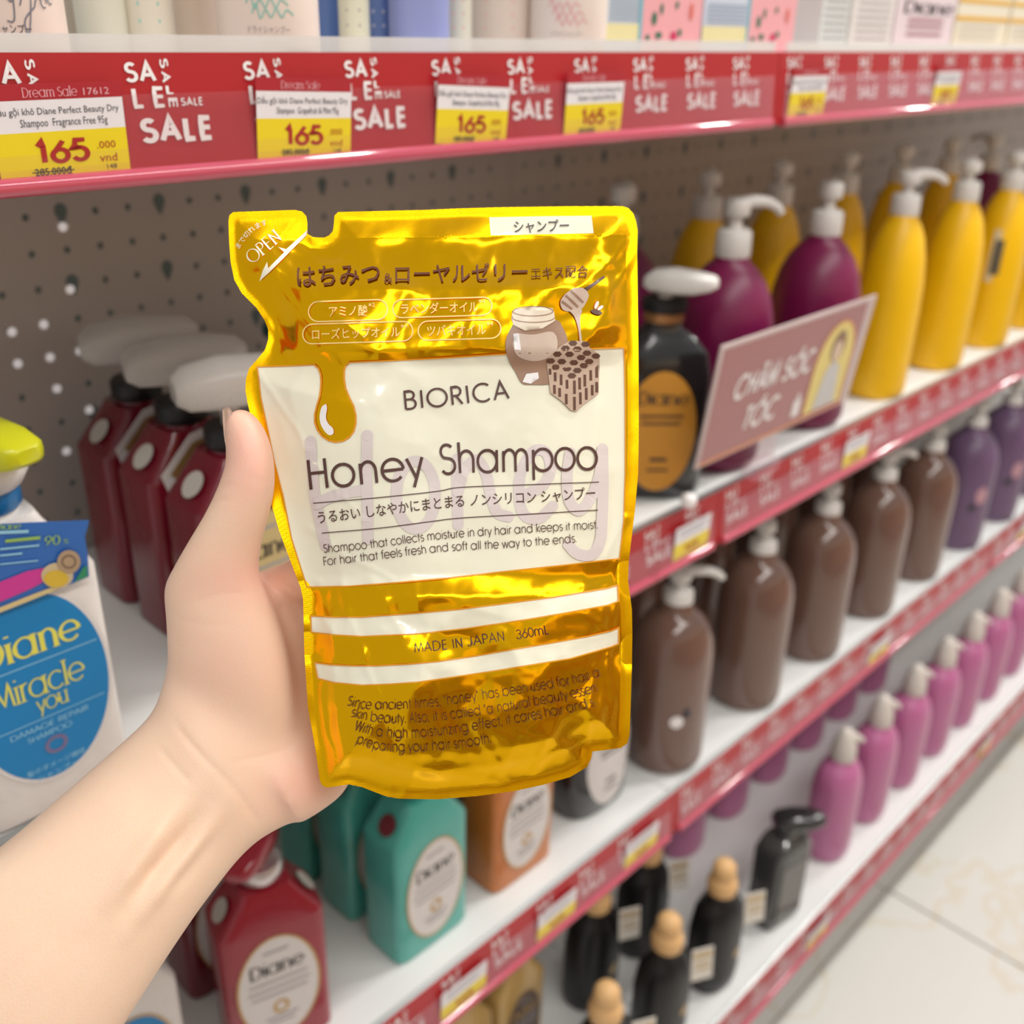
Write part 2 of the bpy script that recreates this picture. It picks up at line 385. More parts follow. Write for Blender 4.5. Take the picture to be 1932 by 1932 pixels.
box('hole_shade_sheet', -.13, 2.62, YB + .0009, YB + .004, .10, H + .14, HOLE, unit)  # sheet close behind the holes; its dark colour stands for their shade
for x in (-.13, .803, 1.703, 2.62): box('upright', x - .014, x + .014, YB + .018, YB + .06, 0, H + .25, PANEL, unit, bev=.002)
box('kick_plate', -.13, 2.62, .455, .462, 0, H - 1.15, KICK, unit)
box('base_plinth', -.13, 2.62, .47, YB, 0, .10, KICK, unit)
HOLELIGHT = mat('hole_light', (250, 244, 246), .6, emit=.25)  # faintly glowing discs stand in for light showing through the perforations
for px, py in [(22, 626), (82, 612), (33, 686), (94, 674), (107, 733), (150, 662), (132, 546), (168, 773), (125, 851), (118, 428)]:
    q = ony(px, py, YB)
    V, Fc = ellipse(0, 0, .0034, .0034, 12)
    g = mesh_obj('hole_light_spot', [(q[0] + a, YB - .0006, q[2] + b) for a, b in V], Fc, HOLELIGHT, unit)

# unseen shelving behind the photographer, added to block low light and feed reflections
opp = tag(empty('gondola_unit', (0, -1.12, 0)), 'unseen shelving unit added across the aisle for reflections and shade', 'shelving unit')
box('back_panel', -2, 4.6, -.36, -.35, 0, 1.78, mat('added_opposite_panel', (232, 208, 174), .5, var=.3, scale=5), opp)  # back of the added unseen shelving
for z in (.18, .62, 1.0, 1.38): box('deck', -2, 4.6, -.348, 0, z - .022, z, DECK, opp, bev=.002); box('rail', -2, 4.6, .001, .006, z - .05, z + .004, RED, opp, bev=.001)  # decks and rails of the added unseen shelving

# price tags, signs and rails
SALE_BITS = [('SA', 680, 855, 320, 435, 0), ('LE', 700, 880, 455, 565, 0), ('S', 885, 935, 320, 368, 1), ('A', 888, 942, 382, 440, 1), ('L', 900, 942, 455, 498, 0), ('E', 905, 960, 515, 562, 1), ('SALE', 980, 1110, 510, 560, 0), ('SALE', 720, 1140, 588, 745, 0)]
def sale_data():
    out = []
    for s, x0, x1, y0, y1, r in SALE_BITS:
        d = stroke_data(s, .24 if y1 > 700 else .20, 0, .42 if s == 'LE' else .16)
        if r: d = rot90(d)
        k = .0000865; out.append(fit(d, (x0 - 680) * k, (x1 - 680) * k, -(y1 - 290) * k, -(y0 - 290) * k))
    return merge(out)
_sd = sale_data()
sale_mesh = None
def make_rail(k, s):
    global sale_mesh
    dz, zt, zb, yf, jx = SH[k]; a, b = SPAN[s]; x0 = jx - .95 if s == 0 else jx + a; x1 = jx + b
    root = tag(empty('price_rail', (0, 0, 0)), 'red SALE price rail along the %s shelf, %s section of the run' % (WORD[k], SECT[s]), 'price rail', 'red price rails on the shelf fronts')
    h = zt - zb; til = .004
    extrude_x('backing', [(yf - .001, zt), (yf + .002, zt), (yf + .002 - .0, zb), (yf - til, zb), ], x0 + .0006, x1 - .0006, RED, root)
    c0, c1 = x0 + .010, x1 - .008
    ya = yf - .0035; zc = zt - .0175
    extrude_x('clear_cover', [(ya, zc), (ya + .0007, zc), (ya + .0007 - til * .6, zb + .004), (ya - til * .6, zb + .004)], c0, c1, CLEARM, root)
    prof = [(yf - til - .0005 + .0042 * math.cos(q), zb + .0015 + .0042 * math.sin(q)) for q in np.linspace(0, 2 * math.pi, 25)[:-1]]
    extrude_x('bottom_lip', prof, c0, c1, LIPM, root, smooth=True)
    if k == 1: extrude_x('clear_riser', [(yf - .001, zt), (yf + .0005, zt), (yf + .0005, zt + .0075), (yf - .001, zt + .0075)], c0, c1, FROST, root)
    else: extrude_x('steel_edge', [(yf + .0005, zt + .0008), (yf + .006, zt + .0022), (yf + .006, zt - .002), (yf + .0005, zt - .004)], x0, x1, DECKE, root)
    off = 0.239 if s == 0 else x0 + .012
    x = off - .062 * math.floor((off - x0) / .062) if s == 0 else off
    while x + .042 < x1:
        if s > 0 or x > .10:
            if sale_mesh is None:
                sale_mesh = flat('sale_print', _sd, WHITE, root, (0, 0, 0), (1, 0, 0), (0, .06, 1)); o = sale_mesh
            else:
                o = sale_mesh.copy(); COL.objects.link(o); o.parent = root
            o.location = (x, yf - .0014, zt)
        x += .062
    return root
for k in (1, 2, 3, 4):
    for s in range(4): 
        if s == 3 and k < 3: continue
        make_rail(k, s)

def shelf(k, s):
    dz, zt, zb, yf, jx = SH[k]; a, b = SPAN[s]; x0 = jx - .95 if s == 0 else jx + a; x1 = jx + b
    r = tag(empty('shelf', (x0, yf, dz)), 'white steel %s shelf deck, %s section of the run' % (WORD[k], SECT[s]), 'shelf', 'white steel shelf decks')
    V, Fc = box_data(  .0007, x1 - x0 - .0007, .0025 if k == 1 else .0065, YB - yf - .001, -.022, 0, .0015, 1)
    o = mesh_obj('deck', V, Fc, DECK, r, True, 40)
    for x in (.02, x1 - x0 - .026): box('bracket', x, x + .006, .08, YB - yf - .002, -.06, -.0225, DECK, r)
for k in (1, 2, 3, 4):
    for s in range(4):
        if s == 3 and k < 3: continue
        shelf(k, s)

TW = mat('tag_paper', (236, 232, 236), .35, var=.02); TY = mat('tag_yellow', (238, 214, 40), .35, var=.03); TR = mat('tag_red_print', (172, 44, 40), .45)
TRH = mat('tag_header_red', (176, 40, 52), .4); TK = mat('tag_ink', (60, 58, 66), .5); TPINK = mat('tag_pink_print', (236, 176, 184), .5)
def price_tag(k, xc, label, w=.059, h=.0385, zoff=-.012, lines=None, price='165', tilt=0.0, full=False):
    dz, zt, zb, yf, jx = SH[k]
    r = tag(empty('price_tag', (xc, yf - .0062, zt + zoff)), label, 'price tag', 'price tags on the rails')
    r.rotation_euler = (math.radians(2.5), tilt, 0)
    Z = lambda f: -h * f
    box('card', -w / 2, w / 2, 0, .0006, -h, 0, TRH if k == 1 else TW, r)
    def P(name, data, m, y=-.0004): return flat(name, data, m, r, (0, y, 0), (1, 0, 0), (0, 0, 1))
    hf = .165 if k == 1 else 0.0
    P('white_panel', rect(-w / 2, w / 2, Z(.50), Z(hf)), TW, -.0002); P('yellow_panel', rect(-w / 2, w / 2, Z(1), Z(.50)), TY, -.0002)
    t1, t2 = lines or ('Dau goi kho Diane Perfect Beauty Dry', 'Shampoo')
    if k == 1:
        P('header_lettering', fit(serif_data('Dream Sale'.replace('D', 'D'), .13, .6), -.015, .009, Z(.135), Z(.03)), TPINK)
        P('product_lettering', merge([fit(font_data(t1), -w * .49, w * .46, Z(.34), Z(.22)), fit(font_data(t2), -w * .30, w * .36, Z(.47), Z(.36))]), TK)
        P('price_lettering', merge([fit(stroke_data(price, .2, 0, .08), -w * .22, w * .19, Z(.85), Z(.55)), fit(font_data('.000'), w * .25, w * .40, Z(.72), Z(.64)), fit(font_data('vnd'), w * .26, w * .40, Z(.87), Z(.78))]), TR)
        P('old_price_lettering', merge([fit(font_data('285.000đ', .015), -w * .25, w * .03, Z(.97), Z(.885)), rect(-w * .27, w * .05, Z(.935), Z(.925)), fit(font_data('148'), w * .31, w * .39, Z(.955), Z(.90))]), TK)
        if full: P('number_lettering', fit(font_data('17612'), w * .20, w * .40, Z(.13), Z(.055)), TPINK)
    else:
        P('product_lettering', merge([rect(-w * .42, w * .40, Z(.16), Z(.10)), rect(-w * .36, w * .3, Z(.32), Z(.26))]), mat('tag_grey_print', (176, 174, 184), .5))
        P('price_lettering', fit(stroke_data(price, .2, 0, .08), -w * .2, w * .2, Z(.86), Z(.58)), TR)
    return r
price_tag(1, .2045, 'largest price tag at the left edge, reading 165 with struck-out 285', lines=('Dầu gội khô Diane Perfect Beauty Dry', 'Shampoo  Fragrance Free 95g'), full=True, tilt=-.01)
for q, lab, tl in [((567, 225), '165 price tag second from the left on the top rail', .035), ((884, 205), '165 price tag third from the left, tilted, on the top rail', .05), ((1111, 190), '165 price tag fourth from the left, hung from the top rail edge', 0), ((1514, 182), 'price tag just right of the top rail joint', 0), ((1776, 167), 'price tag farthest right on the top rail', 0)]:
    c = ony(q[0], q[1], D); price_tag(1, c[0], lab, tilt=tl, lines=('Dầu gội khô Diane Perfect Beauty Dry', 'Shampoo  Grapefruit & Mint 95g'))
for k, px, py, lab in [(2, 1296, 1020, 'price tag on the second rail beside the pouch edge, left of the joint'), (2, 1604, 862, 'price tag on the second rail under the yellow bottles'),
                       (3, 868, 1893, 'price tag lowest on the third rail, near the bottom edge'), (3, 1042, 1751, 'price tag on the third rail below the teal bottle'), (3, 1201, 1614, 'price tag on the third rail below the amber bottle'), (3, 1647, 1249, 'price tag on the third rail under the brown pump bottles'), (3, 1926, 1003, 'price tag on the third rail at the right edge'),
                       (4, 1530, 1788, 'price tag on the bottom rail below the black bottles'), (4, 1849, 1417, 'price tag on the bottom rail under the pink bottles')]:
    c = ony(px, py, SH[k][3]); price_tag(k, c[0], lab, w=.056, h=.034, zoff=-.014)

# hanging department sign clipped to the second rail
def make_sign():
    p = [np.array(ony(1312, 888, .462)), np.array(ony(1598, 760, .462)), np.array(ony(1653, 556, .449)), np.array(ony(1363, 655, .449))]
    c0 = (p[0] + p[3] + np.array([p[0][0] - p[3][0], 0, 0]) * 0) / 2
    bl = (p[0]); w = ((p[1] - p[0])[0] + (p[2] - p[3])[0]) / 2; hgt = ((p[3] - p[0])[2] + (p[2] - p[1])[2]) / 2
    r = tag(empty('department_sign', bl), 'dusty rose sign reading CHĂM SÓC TÓC clipped above the second rail', 'sign')
    r.rotation_euler = (math.atan2(.013, .11), 0, 0)
    RS = mat('sign_rose', (168, 112, 112), .18, var=.04, scale=12); SE = mat('sign_edge', (206, 186, 184), .25); OR = mat('sign_orange', (222, 140, 92), .4); YL = mat('sign_cream', (232, 212, 128), .4)
    box('board', 0, w, 0, .003, 0, hgt, SE, r, bev=.0008, seg=1)
    def P(n, d, m, y): return flat(n, d, m, r, (0, y, 0), (1, 0, 0), (0, 0, 1))
    P('printed_face', rect(.004, w - .016, .004, hgt - .004), RS, -.0002)
    P('orange_border', rect(.004, w - .016, .0025, .0055), OR, -.0004)
    it = lambda d: (np.stack([d[0][:, 0] + .2 * d[0][:, 1], d[0][:, 1], d[0][:, 2]], 1), d[1])
    def bold(s, marks):
        ls, _ = stroke_lines(s, .12); return lifted([ribbon(l, .2, 0, .2) for l in ls + marks])
    P('lettering', merge([it(fit(bold('CHAM SOC', [arc(2.37, 1.34, .22, .16, 200, 340), [(5.72, 1.12), (5.94, 1.36)]]), .022, .156, .057, .089)), it(fit(bold('TOC', [[(1.17, 1.12), (1.39, 1.36)]]), .058, .114, .021, .053))]), WHITE, -.0006)
    a0 = [(w - .098, .008)] + [(w - .06 + .038 * math.cos(q), .055 + .046 * math.sin(q)) for q in np.linspace(math.pi, 0, 20)] + [(w - .022, .008)]
    P('arch', (np.array(a0), [tuple(range(len(a0)))]), YL, -.0006)
    P('arch_outline', ribbon(a0, .0022), OR, -.0008)
    hair, skin, dress = mat('sign_hair', (150, 120, 96), .5), mat('sign_face', (226, 200, 176), .5), mat('sign_dress', (206, 204, 204), .5)
    P('figure_hair', ellipse(w - .058, .074, .014, .017), hair, -.0008); P('figure_face', ellipse(w - .058, .069, .009, .011), skin, -.001)
    P('figure_dress', (np.array([(w - .080, .009), (w - .036, .009), (w - .044, .050), (w - .054, .058), (w - .062, .058), (w - .072, .050)]), [(0, 1, 2, 3, 4, 5)]), dress, -.0009)
    P('bottle_icon', merge([rect(w - .122, w - .108, .012, .030), rect(w - .118, w - .112, .031, .036)]), WHITE, -.0006)
    box('clip_stem', w * .42, w * .54, .004, .007, -.03, .02, CLEARM, r, bev=.001)
    box('clip_foot', w * .40, w * .56, -.004, .014, -.046, -.030, CLEARM, r, bev=.003)
    loft('clip_screw', [ring(z, a, a, 16) for z, a in ((-.038, .003), (-.036, .0065), (-.031, .0075), (-.026, .0065), (-.024, .003))], WHITE, r)
make_sign()

# ------------------------------------------------------------------ products
PUMPW = mat('pump_white', (226, 222, 218), .35, var=.03); PUMPT = bpy.data.materials.new('pump_translucent'); PUMPT.use_nodes = True; _clear(PUMPT, (208, 201, 195), .74, .3)
INK = mat('label_ink', (52, 46, 48), .5); LABELW = mat('label_pearl', (222, 216, 214), .4, var=.03); GOLDB = mat('label_gold_border', (196, 158, 96), .35, metal=.5)
GREYP = mat('label_grey_print', (168, 162, 166), .5)

def wedge_head(r, z, m, dirx=1, L=.062, w=.030, h=.020):   # wide wedge-shaped pump head
    n = 16; rings = []
    for t, hw, z0, z1 in ((-.018, .010, .004, .014), (-.012, .0145, .001, .019), (.006, .016, 0, .022), (.028, .0145, .002, .021), (.042, .011, .006, .019), (.046, .006, .009, .016)):
        rg = []
        for i in range(n):
            q = 2 * math.pi * i / n; c, s = math.cos(q), math.sin(q); e = .55
            rg.append((t, hw * math.copysign(abs(c) ** e, c), z + (z0 + z1) / 2 * h / .020 + (z1 - z0) / 2 * h / .020 * math.copysign(abs(s) ** e, s)))
        rings.append(rg)
    o = loft('pump_head', rings, m, r, 45); o.rotation_euler = (0, 0, dirx)
    return o
def flask(name, label, cat, loc, bm, lm, group, rz=0, w=.085, d=.052, hb=.165, head=None, head_rot=-.9, collar=None, med=None, dark=INK, brand=True, crease=None):
    """rectangular chamfer-shouldered bottle with an oval label"""
    r = tag(empty(name, loc, rz), label, cat, group)
    a, b = w / 2, d / 2
    rings = [ring(0, a - .003, b - .003, 40, 7), ring(.003, a, b, 40, 7), ring(hb * .35, a, b, 40, 7), ring(hb * .79, a, b, 40, 7), ring(hb * .81, a - .002, b - .0005, 40, 7), ring(hb * .965, a * .52, b * .80, 40, 6), ring(hb, a * .46, b * .72, 40, 5), ring(hb, .016, .016, 40, 2), ring(hb + .004, .015, .015, 40, 2)]
    loft('body', rings, bm, r, 35)
    loft('collar', [ring(z, q, q, 24) for z, q in ((hb + .002, .0165), (hb + .004, .018), (hb + .014, .018), (hb + .016, .0165))], collar or PUMPW, r)
    if head is not None:
        loft('stem', [ring(z, .006, .006, 12) for z in (hb + .014, hb + .03)], head, r); wedge_head(r, hb + .028, head, head_rot)
    def P(n_, dd, m, y): return flat(n_, dd, m, r, (0, -b - y, 0), (1, 0, 0), (0, 0, 1))
    if lm is not None:
        lz, lw, lh = hb * .42, w * .395, hb * .335
        lab = P('oval_label', ellipse(0, lz, lw, lh), lm, .0004)
        P('label_border', ering(0, lz, lw, lh, .0018), GOLDB, .0006)
        bits = [fit(serif_data('Diane', .20, .55), -lw * .66, lw * .66, lz + lh * .30, lz + lh * .56)]
        P('brand_lettering', merge(bits), dark, .0007)
        P('small_lettering', merge([rect(-lw * q, lw * q, lz + lh * v, lz + lh * (v + .045)) for q, v in ((.3, .70), (.7, .14), (.74, .0), (.68, -.13), (.4, -.6), (.3, -.7))]), GREYP, .0006)
        P('emblem', ering(0, lz - lh * .38, lw * .20, lw * .22, .003), GOLDB, .0006)
    if med is not None:
        # disc set into the chamfered shoulder
        V, Fc = ellipse(0, 0, .0095, .0095, 20); nx = np.array([-.155 * hb, 0, .48 * a]) ; nx = nx / np.linalg.norm(nx); t1 = np.array([0, 1.0, 0]); t2 = np.cross(nx, t1)
        c = np.array([-(a * .76), -.004, hb * .885]) + nx * .0022
        for sgn in (1, -1):
            mesh_obj('medallion', [(sgn * (c + t1 * p + t2 * q)[0], (c + t1 * p + t2 * q)[1], (c + t1 * p + t2 * q)[2]) for p, q in V], Fc if sgn < 0 else [tuple(reversed(f)) for f in Fc], med, r)
    return r
def bottle_pump(r, z, cr=.016, ch=.022, m=PUMPW, ang=0.0, head=True, drop=False, tall=.028):
    loft('collar', [ring(q, s, s, 24) for q, s in ((z, cr), (z + .002, cr + .0008), (z + ch - .003, cr), (z + ch, cr - .003))], m, r)
    loft('stem', [ring(q, .0062, .0062, 12) for q in (z + ch - .001, z + ch + tall * .45)], m, r)
    if head:
        z1 = z + ch + tall * .40
        h = loft('pump_head', [ring(q, s, s, 20) for q, s in ((z1, .0105), (z1 + .002, .0125), (z1 + tall * .5, .0125), (z1 + tall * .6, .0105), (z1 + tall * .62, .006))], m, r)
        ca, sa = math.cos(ang), math.sin(ang)
        pts = [(.004, .012), (.018, .0135), (.032, .012), (.042, .007), (.046, .0015)]
        tube('nozzle', [(p * ca, p * sa, z1 + q * tall / .028) for p, q in pts], [.0065, .006, .0052, .0046, .004], m, h, 10)
def lathe_bottle(name, label, cat, loc, prof, a, b, m, group, rz=0, e=2.0, parts=None):
    r = tag(empty(name, loc, rz), label, cat, group)
    loft('body', [ring(z, a * s, b * s if s > .45 else max(b * s, a * s * .9), 36, e) for z, s in prof], m, r, 60)
    if parts: parts(r)
    return r
def curved_label(name, r, prof, a, b, t0, t1, z0, z1, m, off=.0006, nu=10, nv=6, oval=False, e=2.0):
    V, Fc = [], []
    def sc(z):
        for (za, sa), (zb, sb) in zip(prof[:-1], prof[1:]):
            if za <= z <= zb: return sa + (sb - sa) * (z - za) / max(1e-6, zb - za)
        return prof[-1][1]
    for j in range(nv + 1):
        v = .5 - .5 * math.cos(math.pi * j / nv) if oval else j / nv; z = z0 + (z1 - z0) * v; k = 1.0
        if oval: k = math.sqrt(max(1e-4, 1 - (2 * v - 1) ** 2))
        for i in range(nu + 1):
            t = (t0 + t1) / 2 + (t1 - t0) / 2 * k * (2 * i / nu - 1); s = sc(z)
            cs, sn = math.cos(t), math.sin(t); V.append(((a * s + off) * math.copysign(abs(cs) ** (2 / e), cs), (b * s + off) * math.copysign(abs(sn) ** (2 / e), sn), z))
    for j in range(nv):
        for i in range(nu):
            q = j * (nu + 1) + i; Fc.append((q, q + 1, q + nu + 2, q + nu + 1))
    return mesh_obj(name, V, Fc, m, r, True)
Z1, Z2, Z3, Z4 = (SH[k][0] for k in (1, 2, 3, 4))

# --- third shelf, near section: oval-label bottles
RUBY = mat('ruby_plastic', (150, 22, 42), .22, var=.12, scale=60, coat=.4, bump=.25, bscale=160); MAROON = mat('maroon_plastic', (110, 14, 34), .25, var=.12, scale=60, coat=.4, bump=.2, bscale=160)
TEAL = mat('teal_plastic', (78, 172, 160), .25, var=.12, scale=50, coat=.4, bump=.2, bscale=160); AMBER = mat('amber_plastic', (196, 112, 40), .25, var=.1, scale=50, coat=.4, bump=.2, bscale=160)
PEARL = mat('pearl_white', (222, 216, 212), .3, var=.05, scale=120, bump=.5, bscale=120); BLUE = mat('label_blue', (8, 126, 190), .45, var=.03)
BLACK = mat('black_gloss', (26, 24, 26), .2, var=.1, coat=.5); BLACKM = mat('black_satin', (18, 17, 19), .4, var=.1)
SILV = mat('silver_collar', (214, 206, 206), .25, metal=.7); DOTW = mat('medallion_grey', (190, 184, 176), .4); DOTR = mat('medallion_red', (110, 40, 48), .4)
GR3 = 'oval-label shampoo bottles on the third shelf'
flask('shampoo_bottle', 'ruby red bottle with white oval label on the third shelf below the wrist', 'bottle', (.298, .545, Z3), RUBY, LABELW, GR3, rz=-.3, collar=SILV, head=RUBY, med=DOTW, head_rot=-2.2)
flask('shampoo_bottle', 'dark red bottle half hidden behind the ruby bottle below the forearm', 'bottle', (.300, .632, Z3), MAROON, LABELW, GR3, collar=SILV, head=MAROON, med=DOTW, head_rot=-2.2)
flask('shampoo_bottle', 'teal bottle with white oval label in front, under the pouch', 'bottle', (.448, .537, Z3), TEAL, LABELW, GR3, collar=TEAL, head=TEAL, med=DOTR, head_rot=-2.2)
flask('shampoo_bottle', 'second teal bottle standing directly behind the front teal one', 'bottle', (.448, .606, Z3), TEAL, LABELW, GR3, collar=TEAL, head=TEAL, med=DOTR, head_rot=-2.2)
flask('shampoo_bottle', 'third teal bottle at the back, mostly in shade behind the others', 'bottle', (.448, .675, Z3), TEAL, LABELW, GR3, collar=TEAL, head=TEAL, med=DOTR, head_rot=-2.2)
flask('shampoo_bottle', 'amber orange bottle with white oval label right of the teal bottles', 'bottle', (.566, .537, Z3), AMBER, LABELW, GR3, collar=AMBER, head=AMBER, med=DOTR, head_rot=-2.2)
flask('shampoo_bottle', 'amber bottle standing behind the front amber orange bottle', 'bottle', (.566, .606, Z3), AMBER, LABELW, GR3, collar=AMBER, head=AMBER, med=DOTR, head_rot=-2.2)
flask('shampoo_bottle', 'pearl white bottle with blue oval label at the bottom edge, under the forearm', 'bottle', (.175, .556, Z3), PEARL, BLUE, GR3, dark=mat('label_yellow_print', (226, 220, 90), .5), collar=mat('blue_glitter', (30, 110, 170), .3, var=.3, scale=400), head=mat('lime_plastic', (196, 196, 20), .3), head_rot=-2.2)

# --- second shelf, near section
LIME = MATS['lime_plastic']; YPRINT = MATS['label_yellow_print']
blue = flask('shampoo_bottle', 'pearl white bottle with blue oval label and lime pump at the left edge', 'bottle', (.1515, .512, Z2), PEARL, None, 'oval-label shampoo bottles on the second shelf', collar=MATS['blue_glitter'], head=LIME, head_rot=-1.35, hb=.175)
def dress_blue(r):
    b = .026
    def P(n_, dd, m, y): return flat(n_, dd, m, r, (0, -b - y, 0), (1, 0, 0), (0, 0, 1))
    cz, rx, rz = .080, .0365, .0565
    P('oval_label', ellipse(0, cz, rx, rz, 60), BLUE, .0005); P('label_border', ering(0, cz, rx + .0022, rz + .0022, .0022, 60), LABELW, .0004)
    P('brand_lettering', fit(serif_data('Diane', .19, .6), -.026, .026, .1015, .1185), YPRINT, .0008)
    P('script_lettering', merge([fit(serif_data('Miracle', .12, .5, 0), -.024, .024, .0765, .0925), fit(serif_data('you', .12, .5, 0), -.004, .013, .0635, .0745)]), YPRINT, .0008)
    P('small_lettering', merge([fit(stroke_data('DAMAGE REPAIR', .11), -.020, .022, .0560, .0598), fit(stroke_data('SHAMPOO', .11), -.012, .012, .0505, .0543), fit(font_data('髪のダメージ補修'), -.016, .016, .0300, .0338), fit(font_data('シャンプー'), -.011, .011, .0245, .0283)]), mat('label_pale_print', (150, 206, 232), .5), .0008)
    P('thin_rule', merge([rect(-.033, .033, .0965, .0971), rect(-.032, .032, .0620, .0625)]), MATS['label_pale_print'], .0008)
    P('emblem', ering(.002, .0435, .0062, .0056, .0022), mat('emblem_mauve', (120, 110, 150), .5), .0008)
    # white cup under the pump
    loft('pump_cup', [ring(z, q, q, 28) for z, q in ((.187, .0165), (.190, .020), (.196, .0235), (.201, .0245), (.2035, .0235), (.2045, .010))], PUMPW, r)
dress_blue(blue)
def neck_card():
    # promotional card hanging over the neck of the blue-label bottle, leaning a little forward
    yy = lambda py: .484 - .006 * (1180 - py) / 200
    def Q(px, py, dy=0): return np.array(ony(px, py, yy(py) - dy))
    out = [(-90, 1000), (-20, 990), (60, 986), (120, 984), (168, 982), (164, 1000), (160, 1012), (166, 1050), (168, 1088), (100, 1116), (30, 1144), (-60, 1182)]
    base = Q(60, 1180)
    r = tag(empty('neck_card', base), 'blue promotional card with pink swash hung on the lime pump bottle', 'card')
    def poly(n, pts, m, dy, thick=False):
        A = [Q(x, y, dy) - base for x, y in pts]; k = len(A)
        if thick:
            B = [a + np.array([0, .0006, 0]) for a in A]
            return mesh_obj(n, A + B, [tuple(range(k)), tuple(reversed(range(k, 2 * k)))] + [(i, k + i, k + (i + 1) % k, (i + 1) % k) for i in range(k)], m, r)
        return mesh_obj(n, A, [tuple(range(k))], m, r)
    def lay(n, data, m, dy):
        V, Fc = data; return mesh_obj(n, [Q(q[0], q[1], dy + (q[2] if len(q) > 2 else 0)) - base for q in V], Fc, m, r)
    BL = mat('card_blue', (44, 104, 184), .35, var=.06); 
    poly('card', out, BL, 0, True)
    poly('pink_swash', [(-70, 1120), (0, 1098), (50, 1078), (90, 1070), (100, 1088), (60, 1110), (0, 1136), (-65, 1162)], mat('card_pink', (206, 52, 150), .4), .0006)
    poly('cream_band', [(-62, 1172), (0, 1146), (60, 1122), (120, 1100), (124, 1106), (60, 1132), (0, 1156), (-62, 1181)], mat('card_cream', (216, 196, 140), .4), .0005)
    lay('oil_dish', ellipse(108, 1086, 30, 24), mat('card_glass', (206, 188, 150), .3), .0010); lay('oil_pool', ellipse(106, 1092, 23, 16), mat('card_oil', (216, 182, 50), .3), .0012)
    lay('argan_nut', ellipse(130, 1060, 22, 22), mat('card_nut', (176, 150, 120), .4), .0014); lay('nut_grain', ering(130, 1060, 14, 13, 3), mat('card_nut_dark', (120, 96, 76), .4), .0016)
    poly('leaf', [(140, 1100), (156, 1072), (164, 1066), (165, 1088), (150, 1094)], mat('card_leaf', (44, 140, 96), .4), .0011)
    def slant(d, x0, y0, sl=-.10): V, Fc = d; V = V.copy(); V[:, 1] = y0 - V[:, 1] + (V[:, 0]) * sl; V[:, 0] += x0; return V, Fc
    lay('lettering', merge([slant(fit(serif_data('90', .16, .5), 0, 30, 0, 18), 84, 1030), slant(fit(font_data('%', 0), 0, 9, 0, 9), 120, 1026), slant(fit(serif_data('Diane', .17, .5), 0, 48, 0, 12), -8, 1000, -.05), slant(rect(0, 66, 2, 8), 10, 1026)]), mat('card_yellow_print', (150, 190, 90), .5), .0008)
    lay('white_lettering', merge([slant(rect(0, 62, 0, 6), -8, 1008, -.04), slant(rect(0, 74, 0, 3.5), 0, 1038), slant(rect(0, 42, 0, 3.5), 0, 1050), slant(rect(0, 72, 0, 2.5), 0, 1066)]), MATS['label_pale_print'], .0008)
neck_card()
TAN = mat('tan_gold_card', (196, 168, 104), .4)
GR2 = 'maroon bottles with clear pumps on the second shelf'
maroons = [(.3215, .688, 'maroon bottle farthest back in the file of three left of the thumb'), (.3215, .624, 'middle maroon bottle in the file of three left of the thumb'), (.3215, .560, 'front maroon bottle in the file, partly behind the thumb')]
for x, y, lab in maroons:
    r = flask('shampoo_bottle', lab, 'bottle', (x, y, Z2), MAROON, mat('tan_label', (205, 184, 130), .5), GR2, collar=BLACKM, head=PUMPT, head_rot=-.35, med=DOTW, hb=.150)
    wh = [c for c in r.children if c.name.startswith('pump_head')][0]; wh.scale = (1.25, 1.35, 1.35); wh.location = (-.012, 0, -.060)
    # folded price-point card tucked over the shoulder
    hb, a = .172, .0425
    pts = [(-.034, .126), (-.010, .150), (.008, .154), (.012, .138), (-.004, .106), (-.022, .086)]
    card = mesh_obj('shoulder_card', [(px, -.0268 - .0006, pz) for px, pz in pts] + [(px, -.0262, pz) for px, pz in pts], [tuple(range(6)), tuple(reversed(range(6, 12)))] + [(i, 6 + i, 6 + (i + 1) % 6, (i + 1) % 6) for i in range(6)], LABELW, r)
    mesh_obj('card_gold', [(px, -.0277, pz) for px, pz in ((-.028, .126), (-.010, .144), (.006, .148), (.008, .138), (-.008, .128), (-.018, .116))], [(0, 1, 2, 3, 4, 5)], GOLDB, card)
    mesh_obj('card_red', [(px, -.0280, pz) for px, pz in ((-.006, .128), (.008, .134), (.009, .128), (-.006, .122))], [(0, 1, 2, 3)], RED, card)
flask('shampoo_bottle', 'tan gold bottle glimpsed between the thumb and the pouch edge', 'bottle', (.412, .575, Z2), TAN, mat('tan_label', (205, 184, 130), .5), 'oval-label shampoo bottles on the second shelf', collar=TAN, head=TAN, head_rot=-2.2, hb=.150)
DTEAL = mat('dark_teal_pump', (20, 78, 78), .3)
flask('shampoo_bottle', 'bottle with dark teal pump just behind the upper left edge of the pouch', 'bottle', (.472, .668, Z2), TEAL, LABELW, 'oval-label shampoo bottles on the second shelf', collar=DTEAL, head=DTEAL, head_rot=2.6, hb=.140)

